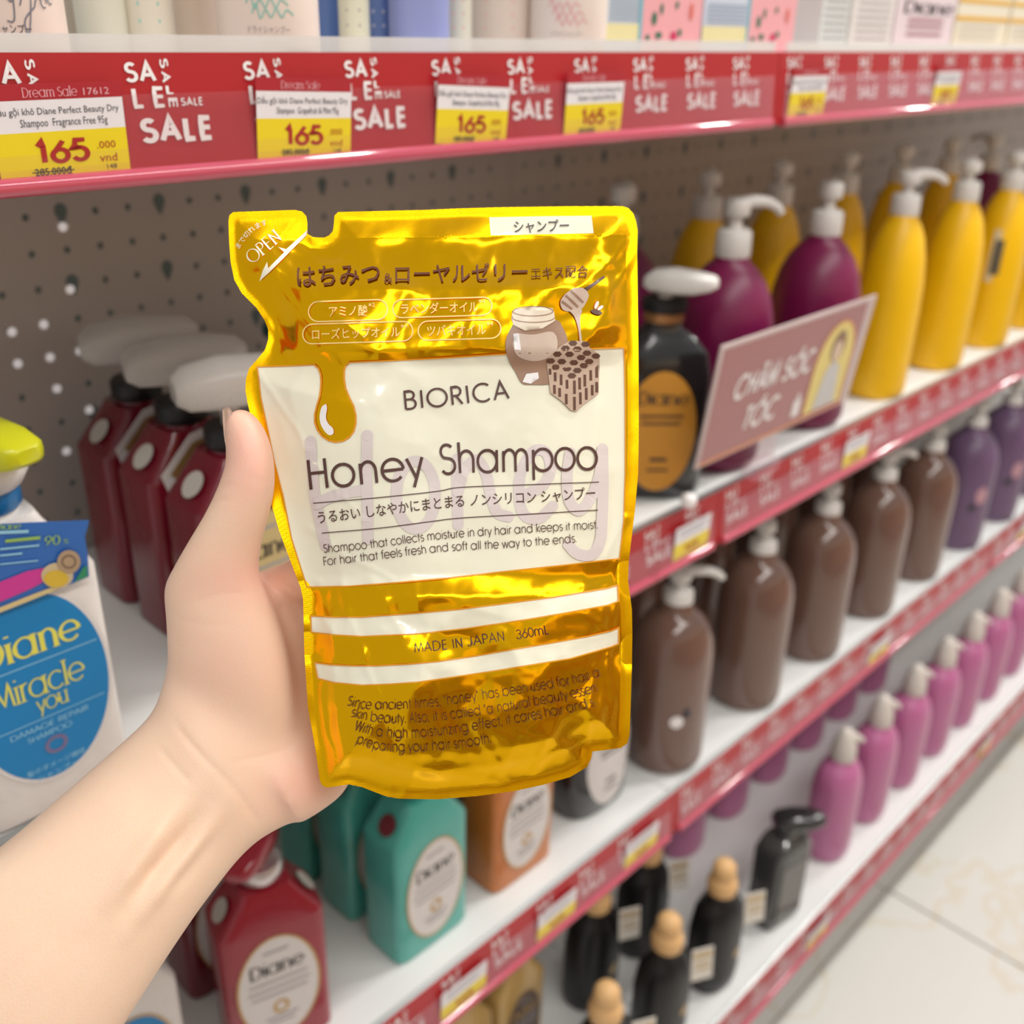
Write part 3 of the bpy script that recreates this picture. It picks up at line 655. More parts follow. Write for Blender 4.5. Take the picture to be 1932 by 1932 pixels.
# black pump bottle with orange oval label
def black_oval(loc, label, head_ang=-.5, hb=.16, lm=None, pump=True, rz=0):
    prof = [(0, .90), (.004, .98), (hb * .3, 1), (hb * .72, 1), (hb * .86, .90), (hb * .95, .62), (hb, .36), (hb + .008, .34)]
    def parts(r):
        V, Fc = [], []
        for j in range(17):
            v = .5 - .5 * math.cos(math.pi * j / 16); z = .010 + .116 * v; k_ = .034 * math.sqrt(max(1e-4, 1 - (2 * v - 1) ** 2)); s = 1 if z < hb * .72 else 1 - .1 * (z - hb * .72) / (hb * .14)
            for i in range(17): x = k_ * (i / 8 - 1); V.append((x, -.0006 - .030 * s * (1 - abs(x / (.048 * s)) ** 2.6) ** (1 / 2.6), z))
        for j in range(16):
            for i in range(16): q = j * 17 + i; Fc.append((q, q + 1, q + 18, q + 17))
        mesh_obj('oval_label', V, Fc, lm, r, True)
        d = fit(serif_data('Diane', .18, .6), -.024, .024, .095, .108)
        flat('brand_lettering', d, INK, r, (0, -.0313, 0), (1, 0, 0), (0, 0, 1))
        flat('small_lettering', merge([rect(-.02, .02, .083, .085), rect(-.018, .018, .076, .078), rect(-.008, .008, .040, .043), rect(-.01, .01, .03, .032)]), INK, r, (0, -.0312, 0), (1, 0, 0), (0, 0, 1))
        loft('neck_band', [ring(z, .0185, .0185, 24) for z in (hb + .006, hb + .014)], mat('copper_band', (176, 126, 82), .3, metal=.6), r)
        loft('neck_ring', [ring(z, q, q, 24) for z, q in ((hb + .014, .018), (hb + .015, .021), (hb + .024, .021), (hb + .026, .017))], BLACKM, r)
        if pump:
            loft('stem', [ring(z, .007, .007, 12) for z in (hb + .025, hb + .032)], PUMPW, r); wedge_head(r, hb + .030, PUMPW, head_ang)
    return lathe_bottle('pump_bottle', label, 'bottle', loc, prof, .048, .030, BLACK, 'black bottles with oval labels', rz, 2.6, parts)
OVO = mat('label_ochre', (202, 140, 48), .45)
black_oval((.748, .532, Z2), 'black pump bottle with ochre oval label right beside the pouch', lm=OVO, rz=-.75)
black_oval((.700, .545, Z3), 'black bottle with white oval label peeking out under the pouch corner', lm=LABELW, hb=.15, head_ang=-2.9)

# burgundy pump bottles
BURG = mat('burgundy_satin', (122, 18, 72), .36, var=.06, scale=10)
PB = [(0, .84), (.004, .94), (.012, 1), (.125, 1), (.148, .965), (.168, .87), (.184, .72), (.196, .52), (.203, .36), (.212, .32)]
def burg(loc, lab, ang):
    return lathe_bottle('pump_bottle', lab, 'bottle', loc, PB, .0485, .0485, BURG, 'burgundy pump bottles on the second shelf', 0, 2.0, lambda r: bottle_pump(r, .207, .0165, .026, PUMPW, ang))
burg((.858, .537, Z2), 'burgundy pump bottle behind the left half of the rose sign', -.55)
burg((1.036, .537, Z2), 'burgundy pump bottle behind the right half of the rose sign', .4)
burg((.835, .655, Z2), 'burgundy pump bottle at the back, above the black pump bottle', .5)
# yellow bottles
YEL = mat('yellow_plastic', (246, 192, 4), .34, var=.05, scale=40, bump=.35, bscale=420)
YLAB = mat('yellow_label_dark', (90, 84, 70), .5); YLABW = mat('yellow_label_pale', (220, 206, 170), .5)
PY = [(0, .90), (.003, .98), (.010, 1), (.100, 1), (.135, .97), (.165, .88), (.188, .74), (.203, .58), (.212, .42), (.218, .38)]
def yellow(loc, lab, ang, label=True, rz=0):
    def parts(r):
        bottle_pump(r, .214, .0160, .024, PUMPW, ang, tall=.024)
        if label:
            curved_label('paper_label', r, PY, .040, .036, -3.05, -2.45, .095, .165, YLABW); curved_label('label_mark', r, PY, .0403, .0363, -2.95, -2.6, .105, .152, YLAB, off=.0009)
    return lathe_bottle('pump_bottle', lab, 'bottle', loc, PY, .040, .036, YEL, 'yellow pump bottles on the second shelf', rz, 2.2, parts)
names_y = ['first', 'second', 'third', 'fourth', 'fifth', 'sixth']
for i, (x, ang) in enumerate(((1.190, -.6), (1.362, .35), (1.520, .3), (1.675, .3), (1.83, .3))):
    yellow((x, .522, Z2), 'yellow pump bottle, %s in the front row right of the rose sign' % names_y[i], ang, label=i >= 2)
for i, (x, ang) in enumerate(((.985, .5), (1.135, .5), (1.30, .4), (1.46, .4), (1.62, .4))):
    yellow((x, .655, Z2), 'yellow pump bottle, %s from the left in the shaded back row' % names_y[i], ang, label=False)
burg((1.78, .655, Z2), 'dark burgundy pump bottle at the far right end of the back row', 1.2)

# --- third shelf: brown and purple pump bottles
BRN = mat('cocoa_gloss', (116, 86, 74), .2, var=.05, scale=8, coat=.45); PUR = mat('plum_satin', (112, 86, 118), .35, var=.06)
PBR = [(0, .86), (.004, .96), (.012, 1), (.125, 1), (.148, .98), (.166, .91), (.180, .77), (.190, .58), (.196, .40), (.206, .36)]
def brown(loc, lab, ang, m=BRN, group='cocoa brown pump bottles on the third shelf', pump=True):
    return lathe_bottle('pump_bottle', lab, 'bottle', loc, PBR, .0455, .0455, m, group, 0, 2.0, lambda r: bottle_pump(r, .198, .016, .022, PUMPW, ang, tall=.024) if pump else None)
nb = ['first', 'second', 'third', 'fourth', 'fifth', 'sixth', 'seventh']
for i, (x, y, ang) in enumerate(((.820, .532, -.75), (.990, .532, .45), (1.146, .532, .4), (1.306, .532, -.45), (1.464, .532, .4))):
    b_ = brown((x, y, Z3), 'cocoa brown pump bottle, %s from the pouch in the front row' % nb[i], ang)
    if i == 0:
        curved_label('white_sticker', b_, PBR, .0455, .0455, -2.46, -2.12, .068, .084, WHITE, oval=True); curved_label('dark_sticker', b_, PBR, .0455, .0455, -2.16, -1.96, .080, .093, TK, oval=True)
for i, x in enumerate((1.618, 1.772, 1.93, 2.08)):
    b_ = brown((x, .530, Z3), 'plum purple pump bottle, %s after the brown bottles' % nb[i], .4, PUR, 'plum pump bottles on the third shelf')
    curved_label('label_sticker', b_, PBR, .0455, .0455, -2.3, -1.85, .085, .115, mat('plum_label', (196, 150, 160), .5), oval=True); curved_label('dark_sticker', b_, PBR, .0455, .0455, -2.5, -2.2, .072, .086, TK, oval=True)
for i, x in enumerate((.905, 1.06, 1.22, 1.38, 1.54)):
    brown((x, .66, Z3), 'shaded cocoa brown bottle, %s in the row behind' % nb[i], .5)

# --- bottom shelf
PNK = mat('orchid_plastic', (188, 108, 152), .3, var=.05, scale=12, coat=.2); PNKD = mat('orchid_plastic_deep', (150, 70, 116), .35)
CAPW = mat('cap_ivory', (214, 206, 198), .4)
PP = [(0, .84), (.004, .95), (.012, 1), (.112, 1), (.134, .95), (.150, .84), (.162, .66), (.169, .46), (.176, .40)]
def pink(loc, lab, m, rz=0, g='orchid pink bottles in the front row'):
    def parts(r):
        loft('cap', [ring(z, q, q, 20) for z, q in ((.171, .0175), (.174, .0185), (.192, .0175), (.208, .013), (.218, .0085), (.222, .004))], CAPW, r)
        tube('spout', [(0, 0, .208), (.014 * math.cos(-.9), .014 * math.sin(-.9), .209), (.024 * math.cos(-.9), .024 * math.sin(-.9), .202)], [.006, .0055, .004], CAPW, r, 10)
    return lathe_bottle('shampoo_bottle', lab, 'bottle', loc, PP, .040, .034, m, g, rz, 2.2, parts)
npk = ['first', 'second', 'third', 'fourth', 'fifth', 'sixth', 'seventh', 'eighth', 'ninth']
for i in range(8): pink((1.207 + .117 * i, .474, Z4), 'orchid pink bottle, %s from the left in the bottom front row' % npk[i], PNK)
for i in range(6): pink((1.052 + .121 * i, .635, Z4), 'shaded pink bottle, %s from the left in the bottom back row' % npk[i], PNK, 0, 'orchid pink bottles in the back row')
# black bottles with wooden caps and hang tags
WOOD = mat('wood_cap', (222, 178, 122), .5, var=.1, scale=60); HT = mat('hang_tag', (222, 216, 206), .4); GFOIL = mat('gold_foil', (196, 164, 104), .35, metal=.4)
PK = [(0, .86), (.004, .96), (.02, 1), (.09, 1.0), (.118, .90), (.134, .70), (.142, .48), (.150, .42)]
def blackwood(loc, lab, rz=0.0):
    def parts(r):
        loft('wood_cap', [ring(z, q, q, 24) for z, q in ((.148, .014), (.150, .0185), (.160, .0195), (.168, .0175), (.172, .0135), (.178, .0150), (.188, .0145), (.194, .010), (.196, .004))], WOOD, r)
        V, Fc = box_data(-.014, .014, -.0012, 0, -.046, 0, .0004, 1)
        t = mesh_obj('hang_tag', V, Fc, HT, r); t.location = (.024, -.034, .152); t.rotation_euler = (-.12, 0, -.5)
        flat('tag_print', merge([rect(-.012, .012, -.012, -.006), rect(-.010, .010, -.022, -.019), rect(-.010, .010, -.030, -.027)]), GFOIL, t, (0, -.0015, 0), (1, 0, 0), (0, 0, 1))
        curved_label('foil_print', r, PK, .039, .030, -1.6, -1.0, .05, .066, GFOIL, oval=True)
    return lathe_bottle('shampoo_bottle', lab, 'bottle', loc, PK, .039, .030, BLACKM, 'black bottles with wooden caps', rz, 2.3, parts)
blackwood((.885, .465, Z4), 'black bottle with wooden cap nearest the smoky bottle, front row', 0)
blackwood((.766, .462, Z4), 'black bottle with wooden cap in the middle of the front row', 0)
blackwood((.640, .452, Z4), 'black bottle whose pale wooden cap rises at the bottom edge', 0)
blackwood((.862, .565, Z4), 'black bottle in the back row, tag showing under the third rail', 0)
blackwood((.752, .560, Z4), 'black bottle in the back row, left one behind the tagged pair', 0)
# smoky rectangular bottle
SMK = mat('smoky_plastic', (66, 66, 66), .15, var=.1, coat=.5)
r = tag(empty('shampoo_bottle', (1.035, .462, Z4), -.15), 'smoky black angular bottle standing left of the pink bottles', 'bottle')
loft('body', [ring(z, a, b, 40, e) for z, a, b, e in ((0, .030, .019, 5), (.003, .033, .021, 6), (.112, .034, .022, 6), (.128, .026, .019, 5), (.134, .015, .014, 3))], SMK, r, 35)
flat('clear_front', rect(-.024, .024, .012, .10), mat('smoky_front', (104, 102, 98), .12), r, (0, -.0226, 0), (1, 0, 0), (0, 0, 1))
loft('collar', [ring(z, .0145, .0145, 20) for z in (.132, .142)], SMK, r); wedge_head(r, .140, BLACK, -.6); r.scale = (1.1, 1.1, 1.12)
# tan gold bottles
GB = mat('tan_gold_gloss', (190, 156, 96), .25, var=.08, coat=.4)
for x, y, lab in ((.615, .575, 'tan gold bottle with dark oval label at the bottom edge, right one'), (.530, .575, 'tan gold bottle at the bottom edge, left one'), (.60, .66, 'tan gold bottle standing behind the other two tan bottles')):
    flask('shampoo_bottle', lab, 'bottle', (x, y, Z4), GB, mat('cocoa_label', (84, 62, 48), .4), 'tan gold bottles on the bottom shelf', w=.075, hb=.165, collar=GB, dark=GOLDB)

# --- top shelf: only the lower parts of these show
def can(px0, px1, yc, rgb, lab, hgt=.17, print_=None, cap=None, name='spray_can', cat='can', text=None):
    c = ony((px0 + px1) / 2, 60, yc); dp = float((c - CAM) @ FWD); rr = (px1 - px0) / 2 * dp / FPX
    m = mat('can_%d_%d_%d' % rgb, rgb, .3, var=.03)
    prof = [(0, .93), (.002, .985), (.006, 1), (hgt * .8, 1), (hgt * .86, .9), (hgt * .9, .62), (hgt, .6)]
    r = lathe_bottle(name, lab, cat, (c[0], yc, Z1), prof, rr, rr, m, 'sprays and boxes on the top shelf')
    loft('cap', [ring(z, q, q, 20) for z, q in ((hgt * .9, rr * .66), (hgt * .92, rr * .7), (hgt * 1.12, rr * .66), (hgt * 1.14, rr * .5))], PUMPW, r)
    va = math.atan2(-yc, -c[0])                                   # the side turned to the aisle
    def wrap(n, data, mm):                                         # lettering wrapped on the can
        V, Fc = data; return mesh_obj(n, [((rr + .0004) * math.cos(va + q[0] / rr), (rr + .0004) * math.sin(va + q[0] / rr), q[1]) for q in V], Fc, mm, r)
    if text == 'script':
        wrap('script_lettering', lifted([ribbon([(rr * a, b) for a, b in smooth_path(l, 24)], .0006) for l in ([(.18, .024), (.36, .034), (.40, .028), (.28, .014), (.22, .0145), (.24, .019), (.44, .0235)], [(.44, .0235), (.50, .027), (.56, .0265)], arc(.64, .0255, .06, .0022, -10, 300), arc(.80, .027, .06, .0022, -10, 300), [(-.06, .034), (-.02, .027), (.06, .026), (.10, .034)], [(.10, .034), (.05, .019), (-.08, .018)])]), print_)
        wrap('kana_lettering', fit(font_data('ドライシャンプー'), -rr * .72, rr * .32, .0128, .0168), GREYP if False else TK)
    elif text == 'rows':
        wrap('script_lettering', merge([ribbon([(rr * p, q) for p, q in smooth_path([(a - .5, b + .002), (a - .42, b + .0065), (a - .34, b), (a - .24, b + .004), (a - .14, b + .0005), (a - .04, b + .0045), (a + .06, b + .0005), (a + .16, b + .004), (a + .3, b + .0015)], 40)], .0007) for a, b in ((0, .031), (.1, .026), (.2, .0215))]), print_)
        wrap('kana_lettering', fit(font_data('ドライシャンプー'), -rr * .4, rr * .4, .0145, .018), GREYP)
    elif text == 'lines':
        wrap('small_lettering', merge([rect(-rr * .5, rr * .4, b, b + .0016) for b in (.018, .026, .034, .042)]), print_ or GREYP)
    return r
PKP = mat('print_pink', (236, 170, 176), .5); TLP = mat('print_mint', (150, 208, 196), .5); VIO = mat('print_slate', (128, 128, 140), .5); BLP = mat('print_navy', (90, 100, 140), .5)
can(-70, 122, .512, (238, 218, 208), 'pale pink spray can with grey script at the left edge of the top shelf', print_=VIO, text='script')
can(148, 246, .560, (226, 224, 208), 'pale green-white spray can second from the left on the top shelf')
can(118, 160, .640, (196, 184, 168), 'beige can deep behind the first two spray cans, top shelf')
can(244, 330, .548, (232, 224, 208), 'cream spray can with mint lettering, third from the left', print_=TLP, text='lines')
can(318, 418, .570, (228, 210, 194), 'pinkish beige spray can left of the mint-script can', )
can(414, 602, .512, (238, 222, 212), 'wide pale pink spray can with mint script on the top shelf', print_=TLP, text='rows')
can(592, 644, .570, (100, 132, 196), 'blue can squeezed right behind the mint-script can', )
can(640, 698, .540, (224, 222, 200), 'narrow pale yellow-green can left of the blue bottles, top shelf', print_=GREYP, text='lines')
can(692, 740, .560, (120, 146, 204), 'blue bottle with white barcode label on the top shelf', name='hair_bottle', cat='bottle', print_=WHITE, text='lines')
can(734, 848, .530, (150, 160, 214), 'periwinkle blue bottle standing in the middle of the top shelf', name='hair_bottle', cat='bottle')
can(842, 890, .545, (226, 222, 206), 'slim cream can right of the periwinkle bottle', print_=PKP, text='lines')
can(884, 1004, .560, (228, 212, 200), 'beige-pink can with faint rose lettering on the top shelf', print_=PKP, text='lines')
can(998, 1144, .520, (240, 226, 216), 'white-pink spray can with rose script left of the floral boxes', print_=PKP, text='rows')
def carton(px0, px1, y0, rgb, lab, deco=None, dp=.035, hgt=.15, stripes=None):
    a = ony(px0, 60, y0)[0]; b = ony(px1, 60, y0)[0]
    r = tag(empty('hair_carton', ((a + b) / 2, y0, Z1)), lab, 'box', 'sprays and boxes on the top shelf'); w = (b - a) / 2
    box('carton', -w, w, 0, dp, 0, hgt, mat('carton_%d_%d_%d' % rgb, rgb, .4, var=.03), r, bev=.0006, seg=1)
    def P(n, d, m, y=.0004): return flat(n, d, m, r, (0, -y, 0), (1, 0, 0), (0, 0, 1))
    if deco == 'floral':
        lf = mat('floral_green', (52, 116, 92), .5); rs = mat('floral_rose', (206, 50, 100), .5); og = mat('floral_coral', (222, 110, 96), .5)
        P('leaf_print', merge([ellipse(-w * .62, .0275, .0032, .0045, 12), ellipse(-w * .45, .0165, .0042, .0024, 12), ellipse(-w * .80, .0150, .003, .0018, 12), ellipse(w * .25, .0185, .0026, .0028, 12), ellipse(-w * .4, .034, .002, .0038, 12), ellipse(w * .1, .037, .002, .0026, 12)]), lf)
        P('rose_print', merge([ellipse(w * .05, .0160, .004, .0036, 12)]), rs); P('coral_print', ellipse(w * .6, .033, .0026, .006, 12), og)
    if deco == 'info':
        P('yellow_panel', rect(-w, w, .012, .0235), mat('carton_yellow', (232, 224, 170), .4)); P('text_print', merge([rect(-w * .85, w * .8, z, z + .0012) for z in (.026, .029, .032, .035, .038)]), mat('carton_text', (150, 170, 190), .5), .0006)
        P('blue_edge', rect(w - .0035, w, 0, hgt), mat('carton_blue', (120, 190, 206), .4), .0006)
    if deco == 'stripes':
        P('gold_stripe', merge([rect(-w, w, z, z + .0042) for z in (.036, .053)]), mat('carton_gold', (232, 178, 40), .4)); P('text_print', merge([rect(-w * .85, w * .6, z, z + .001) for z in (.018, .024, .030)]), GREYP, .0006)
    if deco == 'text':
        P('text_print', merge([rect(-w * .8, w * .8, z, z + .0016) for z in (.016, .022, .028, .034, .040, .046, .052)]), GREYP)
    if deco == 'brand':
        P('brand_lettering', fit(serif_data('Diane', .2, .5), -w * .8, w * .9, .040, .052), INK); P('text_print', merge([rect(-w * .6, w * .6, z, z + .003) for z in (.020, .027, .033)]), mat('carton_mauve', (176, 130, 140), .5))
carton(1142, 1209, .502, (206, 216, 226), 'light blue and yellow carton before the first floral box', 'info')
carton(1210, 1322, .502, (238, 172, 178), 'pink floral carton, left one of two on the top shelf', 'floral')
carton(1324, 1411, .502, (206, 214, 230), 'light blue and yellow carton between the two floral boxes', 'info')
carton(1412, 1498, .502, (238, 172, 178), 'pink floral carton, right one of two on the top shelf', 'floral')
can(1496, 1546, .545, (170, 170, 172), 'grey bottle right of the pink floral boxes', name='hair_bottle', cat='bottle')
carton(1546, 1598, .505, (220, 226, 224), 'white carton with mint marks right of the grey bottle', 'text')
carton(1604, 1682, .502, (232, 226, 222), 'white carton covered in rows of small print, top shelf', 'text')
carton(1686, 1796, .502, (230, 214, 220), 'pale pink carton with dark brand lettering on the top shelf', 'brand')
carton(1800, 1898, .502, (234, 226, 204), 'cream carton with golden stripes, left one at the right edge', 'stripes')
carton(1902, 1990, .502, (234, 226, 204), 'cream carton with golden stripes, right one cut by the frame edge', 'stripes')

# ------------------------------------------------------------------ the gold refill pouch
OUT = [(431, 416), (433, 406), (440, 400), (557, 396), (570, 399), (578, 408), (580, 420), (580, 433), (580, 441), (590, 447), (601, 448), (612, 448), (621, 444), (628, 436), (630, 422), (631, 407), (638, 400), (720, 398), (800, 396), (870, 393), (940, 391), (1010, 390), (1080, 389), (1175, 389), (1186, 393), (1195, 403), (1200, 418), (1203, 435), (1202, 472), (1204, 612), (1205, 723), (1205, 830), (1204, 891), (1198, 963), (1191, 1020), (1186, 1064), (1185, 1095), (1192, 1149), (1193, 1193), (1192, 1264), (1190, 1330), (1188, 1385), (1184, 1402), (1172, 1411), (1145, 1415), (1118, 1418), (1116, 1430), (1108, 1447), (1076, 1466), (1024, 1481), (968, 1493), (900, 1502), (826, 1508), (754, 1507), (730, 1503), (711, 1496), (683, 1485), (658, 1480), (618, 1486), (609, 1483), (604, 1475), (594, 1407), (581, 1336), (574, 1229), (572, 1132), (567, 1108), (550, 1064), (527, 1002), (513, 955), (498, 890), (484, 830), (474, 790), (467, 760), (463, 737), (464, 715), (470, 695), (487, 676), (500, 660), (506, 640), (506, 622), (499, 604), (484, 581), (456, 553), (442, 528), (435, 494), (432, 452)]
DRIP = [(593, 688), (601, 695), (605, 706), (606, 720), (605, 735), (603, 749), (598, 765), (594, 782), (594, 797), (599, 811), (608, 823), (620, 831), (633, 834), (647, 832), (659, 825), (667, 814), (671, 799), (671, 784), (667, 766), (659, 750), (652, 733), (649, 715), (649, 700), (652, 690), (659, 684)]
CREAM_L = [(579, 1108), (550, 1017), (534, 936), (517, 870), (507, 821), (492, 751), (485, 692)]
CREAM_T = [(830, 676), (954, 668), (1110, 658), (1178, 656)]
CREAM_R = [(1180, 760), (1180, 891), (1177, 986), (1169, 1054)]
CREAM_B = [(1060, 1067), (946, 1079), (850, 1090), (752, 1099), (660, 1106)]
CREAM = CREAM_L + DRIP + CREAM_T + CREAM_R + CREAM_B
ST1 = [(586, 1162), (630, 1164), (683, 1164), (770, 1158), (861, 1150), (950, 1139), (1040, 1127), (1100, 1117), (1147, 1109), (1166, 1103), (1168, 1134), (1147, 1142), (1060, 1158), (968, 1173), (880, 1186), (790, 1196), (683, 1201), (629, 1198), (587, 1193)]
ST2 = [(593, 1250), (622, 1254), (665, 1256), (711, 1256), (770, 1253), (826, 1248), (900, 1237), (968, 1225), (1040, 1213), (1111, 1200), (1154, 1190), (1168, 1184), (1168, 1215), (1152, 1221), (1076, 1243), (1000, 1255), (933, 1266), (860, 1277), (790, 1287), (735, 1291), (683, 1293), (629, 1288), (599, 1280)]
BOXL = [(923, 410), (1020, 408), (1116, 407), (1120, 440), (1020, 442), (926, 444)]

_O = np.array(OUT, float)
def seg_dist(P, L, closed=True):
    A = L; B = np.roll(L, -1, 0) if closed else L[1:]
    if not closed: A = L[:-1]
    d = np.full(len(P), 1e9)
    for a, b in zip(A, B):
        ab = b - a; t = np.clip(((P - a) @ ab) / max(1e-9, ab @ ab), 0, 1); d = np.minimum(d, np.linalg.norm(P - (a + t[:, None] * ab), axis=1))
    return d
def inside(P, L):
    c = np.zeros(len(P), bool); n = len(L)
    for i in range(n):
        x1, y1 = L[i]; x2, y2 = L[(i + 1) % n]
        if y1 == y2: continue
        k = ((y1 > P[:, 1]) != (y2 > P[:, 1])) & (P[:, 0] < (x2 - x1) * (P[:, 1] - y1) / (y2 - y1) + x1); c ^= k
    return c
_rng = np.random.RandomState(5)
_grids = [_rng.rand(64, 64) for _ in range(6)]
def vnoise(P, wl, k):
    g = _grids[k]; q = P / wl; i = np.floor(q).astype(int); f = q - i; f = f * f * (3 - 2 * f); i %= 64; j = (i + 1) % 64
    return (g[i[:, 1], i[:, 0]] * (1 - f[:, 0]) + g[i[:, 1], j[:, 0]] * f[:, 0]) * (1 - f[:, 1]) + (g[j[:, 1], i[:, 0]] * (1 - f[:, 0]) + g[j[:, 1], j[:, 0]] * f[:, 0]) * f[:, 1]
def facets(P, wl, k, rot=.5):     # planar facets of crumpled foil: random heights on a triangular lattice
    g = _grids[k]; c, s = math.cos(rot), math.sin(rot); Q = np.stack([P[:, 0] * c - P[:, 1] * s, P[:, 0] * s + P[:, 1] * c], 1) / wl
    sk = (Q[:, 0] + Q[:, 1]) * .366; q = Q + sk[:, None]; i = np.floor(q).astype(int); f = q - i
    H = lambda a, b: g[b % 64, a % 64]
    h00, h11 = H(i[:, 0], i[:, 1]), H(i[:, 0] + 1, i[:, 1] + 1); up = f[:, 0] > f[:, 1]
    hm = np.where(up, H(i[:, 0] + 1, i[:, 1]), H(i[:, 0], i[:, 1] + 1)); a = np.maximum(f[:, 0], f[:, 1]); b = np.minimum(f[:, 0], f[:, 1])
    return h00 * (1 - a) + hm * (a - b) + h11 * b
# folds of the film: (x0, y0, x1, y1, height mm, half width px)
FOLDS = [(505, 470, 690, 640, 1.1, 15), (520, 520, 640, 690, .9, 13), (545, 470, 800, 560, .9, 16), (590, 455, 700, 500, .7, 16), (500, 600, 560, 680, .6, 12), (700, 470, 760, 600, .9, 26), (760, 560, 720, 680, .7, 20), (860, 470, 930, 560, .9, 22), (930, 470, 880, 640, .8, 20), (985, 460, 1040, 500, .8, 16), (1040, 455, 1000, 560, .8, 20), (1180, 455, 1080, 560, 1.0, 14), (1190, 470, 1120, 640, 1.1, 16), (1150, 560, 1170, 660, .8, 16), (1110, 470, 1160, 500, .7, 14),
         (490, 700, 600, 880, .9, 9), (600, 880, 700, 1000, .6, 9), (580, 1000, 740, 1090, .7, 10), (740, 690, 840, 760, .6, 40), (990, 830, 1050, 900, .4, 20), (1130, 770, 1100, 900, .5, 30), (1180, 980, 1140, 1060, .9, 10), (820, 860, 880, 900, .4, 12),
         (595, 1100, 640, 1240, 1.2, 16), (640, 1100, 690, 1240, 1.0, 18), (700, 1090, 760, 1200, .9, 22), (780, 1090, 790, 1150, .6, 12), (690, 1230, 720, 1330, .9, 18), (840, 1180, 880, 1300, .5, 24), (960, 1190, 1010, 1330, .6, 22), (1050, 1160, 1080, 1300, .8, 18), (1090, 1120, 1150, 1090, .8, 12), (1100, 1160, 1150, 1190, .8, 12), (1160, 1060, 1150, 1240, 1.0, 9), (1150, 1240, 1160, 1400, 1.3, 10), (1120, 1260, 1100, 1440, 1.4, 14), (610, 1290, 625, 1450, 1.2, 9), (640, 1330, 640, 1440, 1.0, 12), (680, 1300, 730, 1460, .7, 26), (745, 1440, 950, 1475, .7, 16), (900, 1380, 960, 1470, .9, 20), (1000, 1340, 940, 1470, .9, 18), (1060, 1340, 1010, 1450, .9, 18), (800, 1420, 760, 1500, .6, 14), (580, 1110, 600, 1120, 1.0, 10), (576, 1215, 604, 1230, 1.0, 9), (1020, 1440, 1100, 1390, .9, 10)]
def film_h(P):
    """height of the front film above the pouch plane, metres"""
    P = np.asarray(P, float); d = seg_dist(P, _O); seal = np.clip((d - 22) / 60, 0, 1)
    top = np.clip((P[:, 1] - 452) / 90, 0, 1)                    # flat heat seal along the top
    b = np.sin(np.pi / 2 * np.clip((d - 20) / 230, 0, 1)) * .015 * (seal ** .7) * np.maximum(top, .0)
    low = np.clip((P[:, 1] - 1180) / 250, 0, 1)                  # gusset swells forward at the bottom
    cx = np.clip(1 - ((P[:, 0] - 870) / 270) ** 2, 0, 1)
    b = b + .004 * low * cx
    h = np.zeros(len(P))
    W = P + 14 * np.stack([vnoise(P, 55, 0) - .5, vnoise(P, 55, 1) - .5], 1)
    for x0, y0, x1, y1, a, w in FOLDS:
        A = np.array([x0, y0], float); ab = np.array([x1 - x0, y1 - y0], float); t = ((W - A) @ ab) / (ab @ ab); tc = np.clip(t, 0, 1)
        dd = np.linalg.norm(W - (A + tc[:, None] * ab), axis=1); q = np.clip(1 - dd / w, 0, 1)
        h += a * .00062 * (q * q * (1.6 - .6 * q))
    gold = np.clip((690 - P[:, 1]) / 30, 0, 1) + np.clip((P[:, 1] - 1085) / 40, 0, 1)
    amp = .25 + .75 * gold
    n1 = np.abs(vnoise(P, 70, 2) - .5) * 2; n2 = np.abs(vnoise(P + 31, 38, 3) - .5) * 2; n3 = vnoise(P, 150, 4)
    h += (.0006 * n1 + .0003 * n2 + .0022 * n3 * (.4 + .6 * gold) + .0034 * facets(W, 92, 0) + .0013 * facets(W + 19, 47, 1, 1.1)) * amp * np.clip((d - 14) / 40, 0, 1)
    h += .00005 * vnoise(P, 9, 5)
    # sealed borders buckle a little
    h += .0008 * (vnoise(P + 77, 60, 1) - .5) * np.clip(1 - d / 40, 0, 1)
    # pinched side folds below the panel
    for X0, Y0, s in ((576, 1130, 26), (578, 1215, 20), (1188, 1085, 22), (1186, 1230, 22)):
        h -= .0022 * np.exp(-(((P[:, 0] - X0) / (s * 1.6)) ** 2 + ((P[:, 1] - Y0) / s) ** 2))
    return b + h
def pouch_plane(P):
    P = np.asarray(P, float)
    return 1 / (1 / .402 - .000180 * (P[:, 0] - 830) + .00002 * (P[:, 1] - 950))
def to_world(P, d):
    P = np.asarray(P, float)
    return CAM + (FWD[None] + RIGHT[None] * ((P[:, :1] - 966) / FPX) + UP[None] * ((966 - P[:, 1:2]) / FPX)) * d[:, None]
POUCH_O = to_world(np.array([[850., 1500.]]), pouch_plane(np.array([[850., 1500.]])))[0]
pouch = tag(empty('refill_pouch', POUCH_O), 'golden honey shampoo refill pouch held up in the hand', 'pouch')
def film_pts(P, lift=0.0):
    P = np.asarray(P, float).reshape(-1, 2)
    return to_world(P, pouch_plane(P) - film_h(P) - lift) - POUCH_O

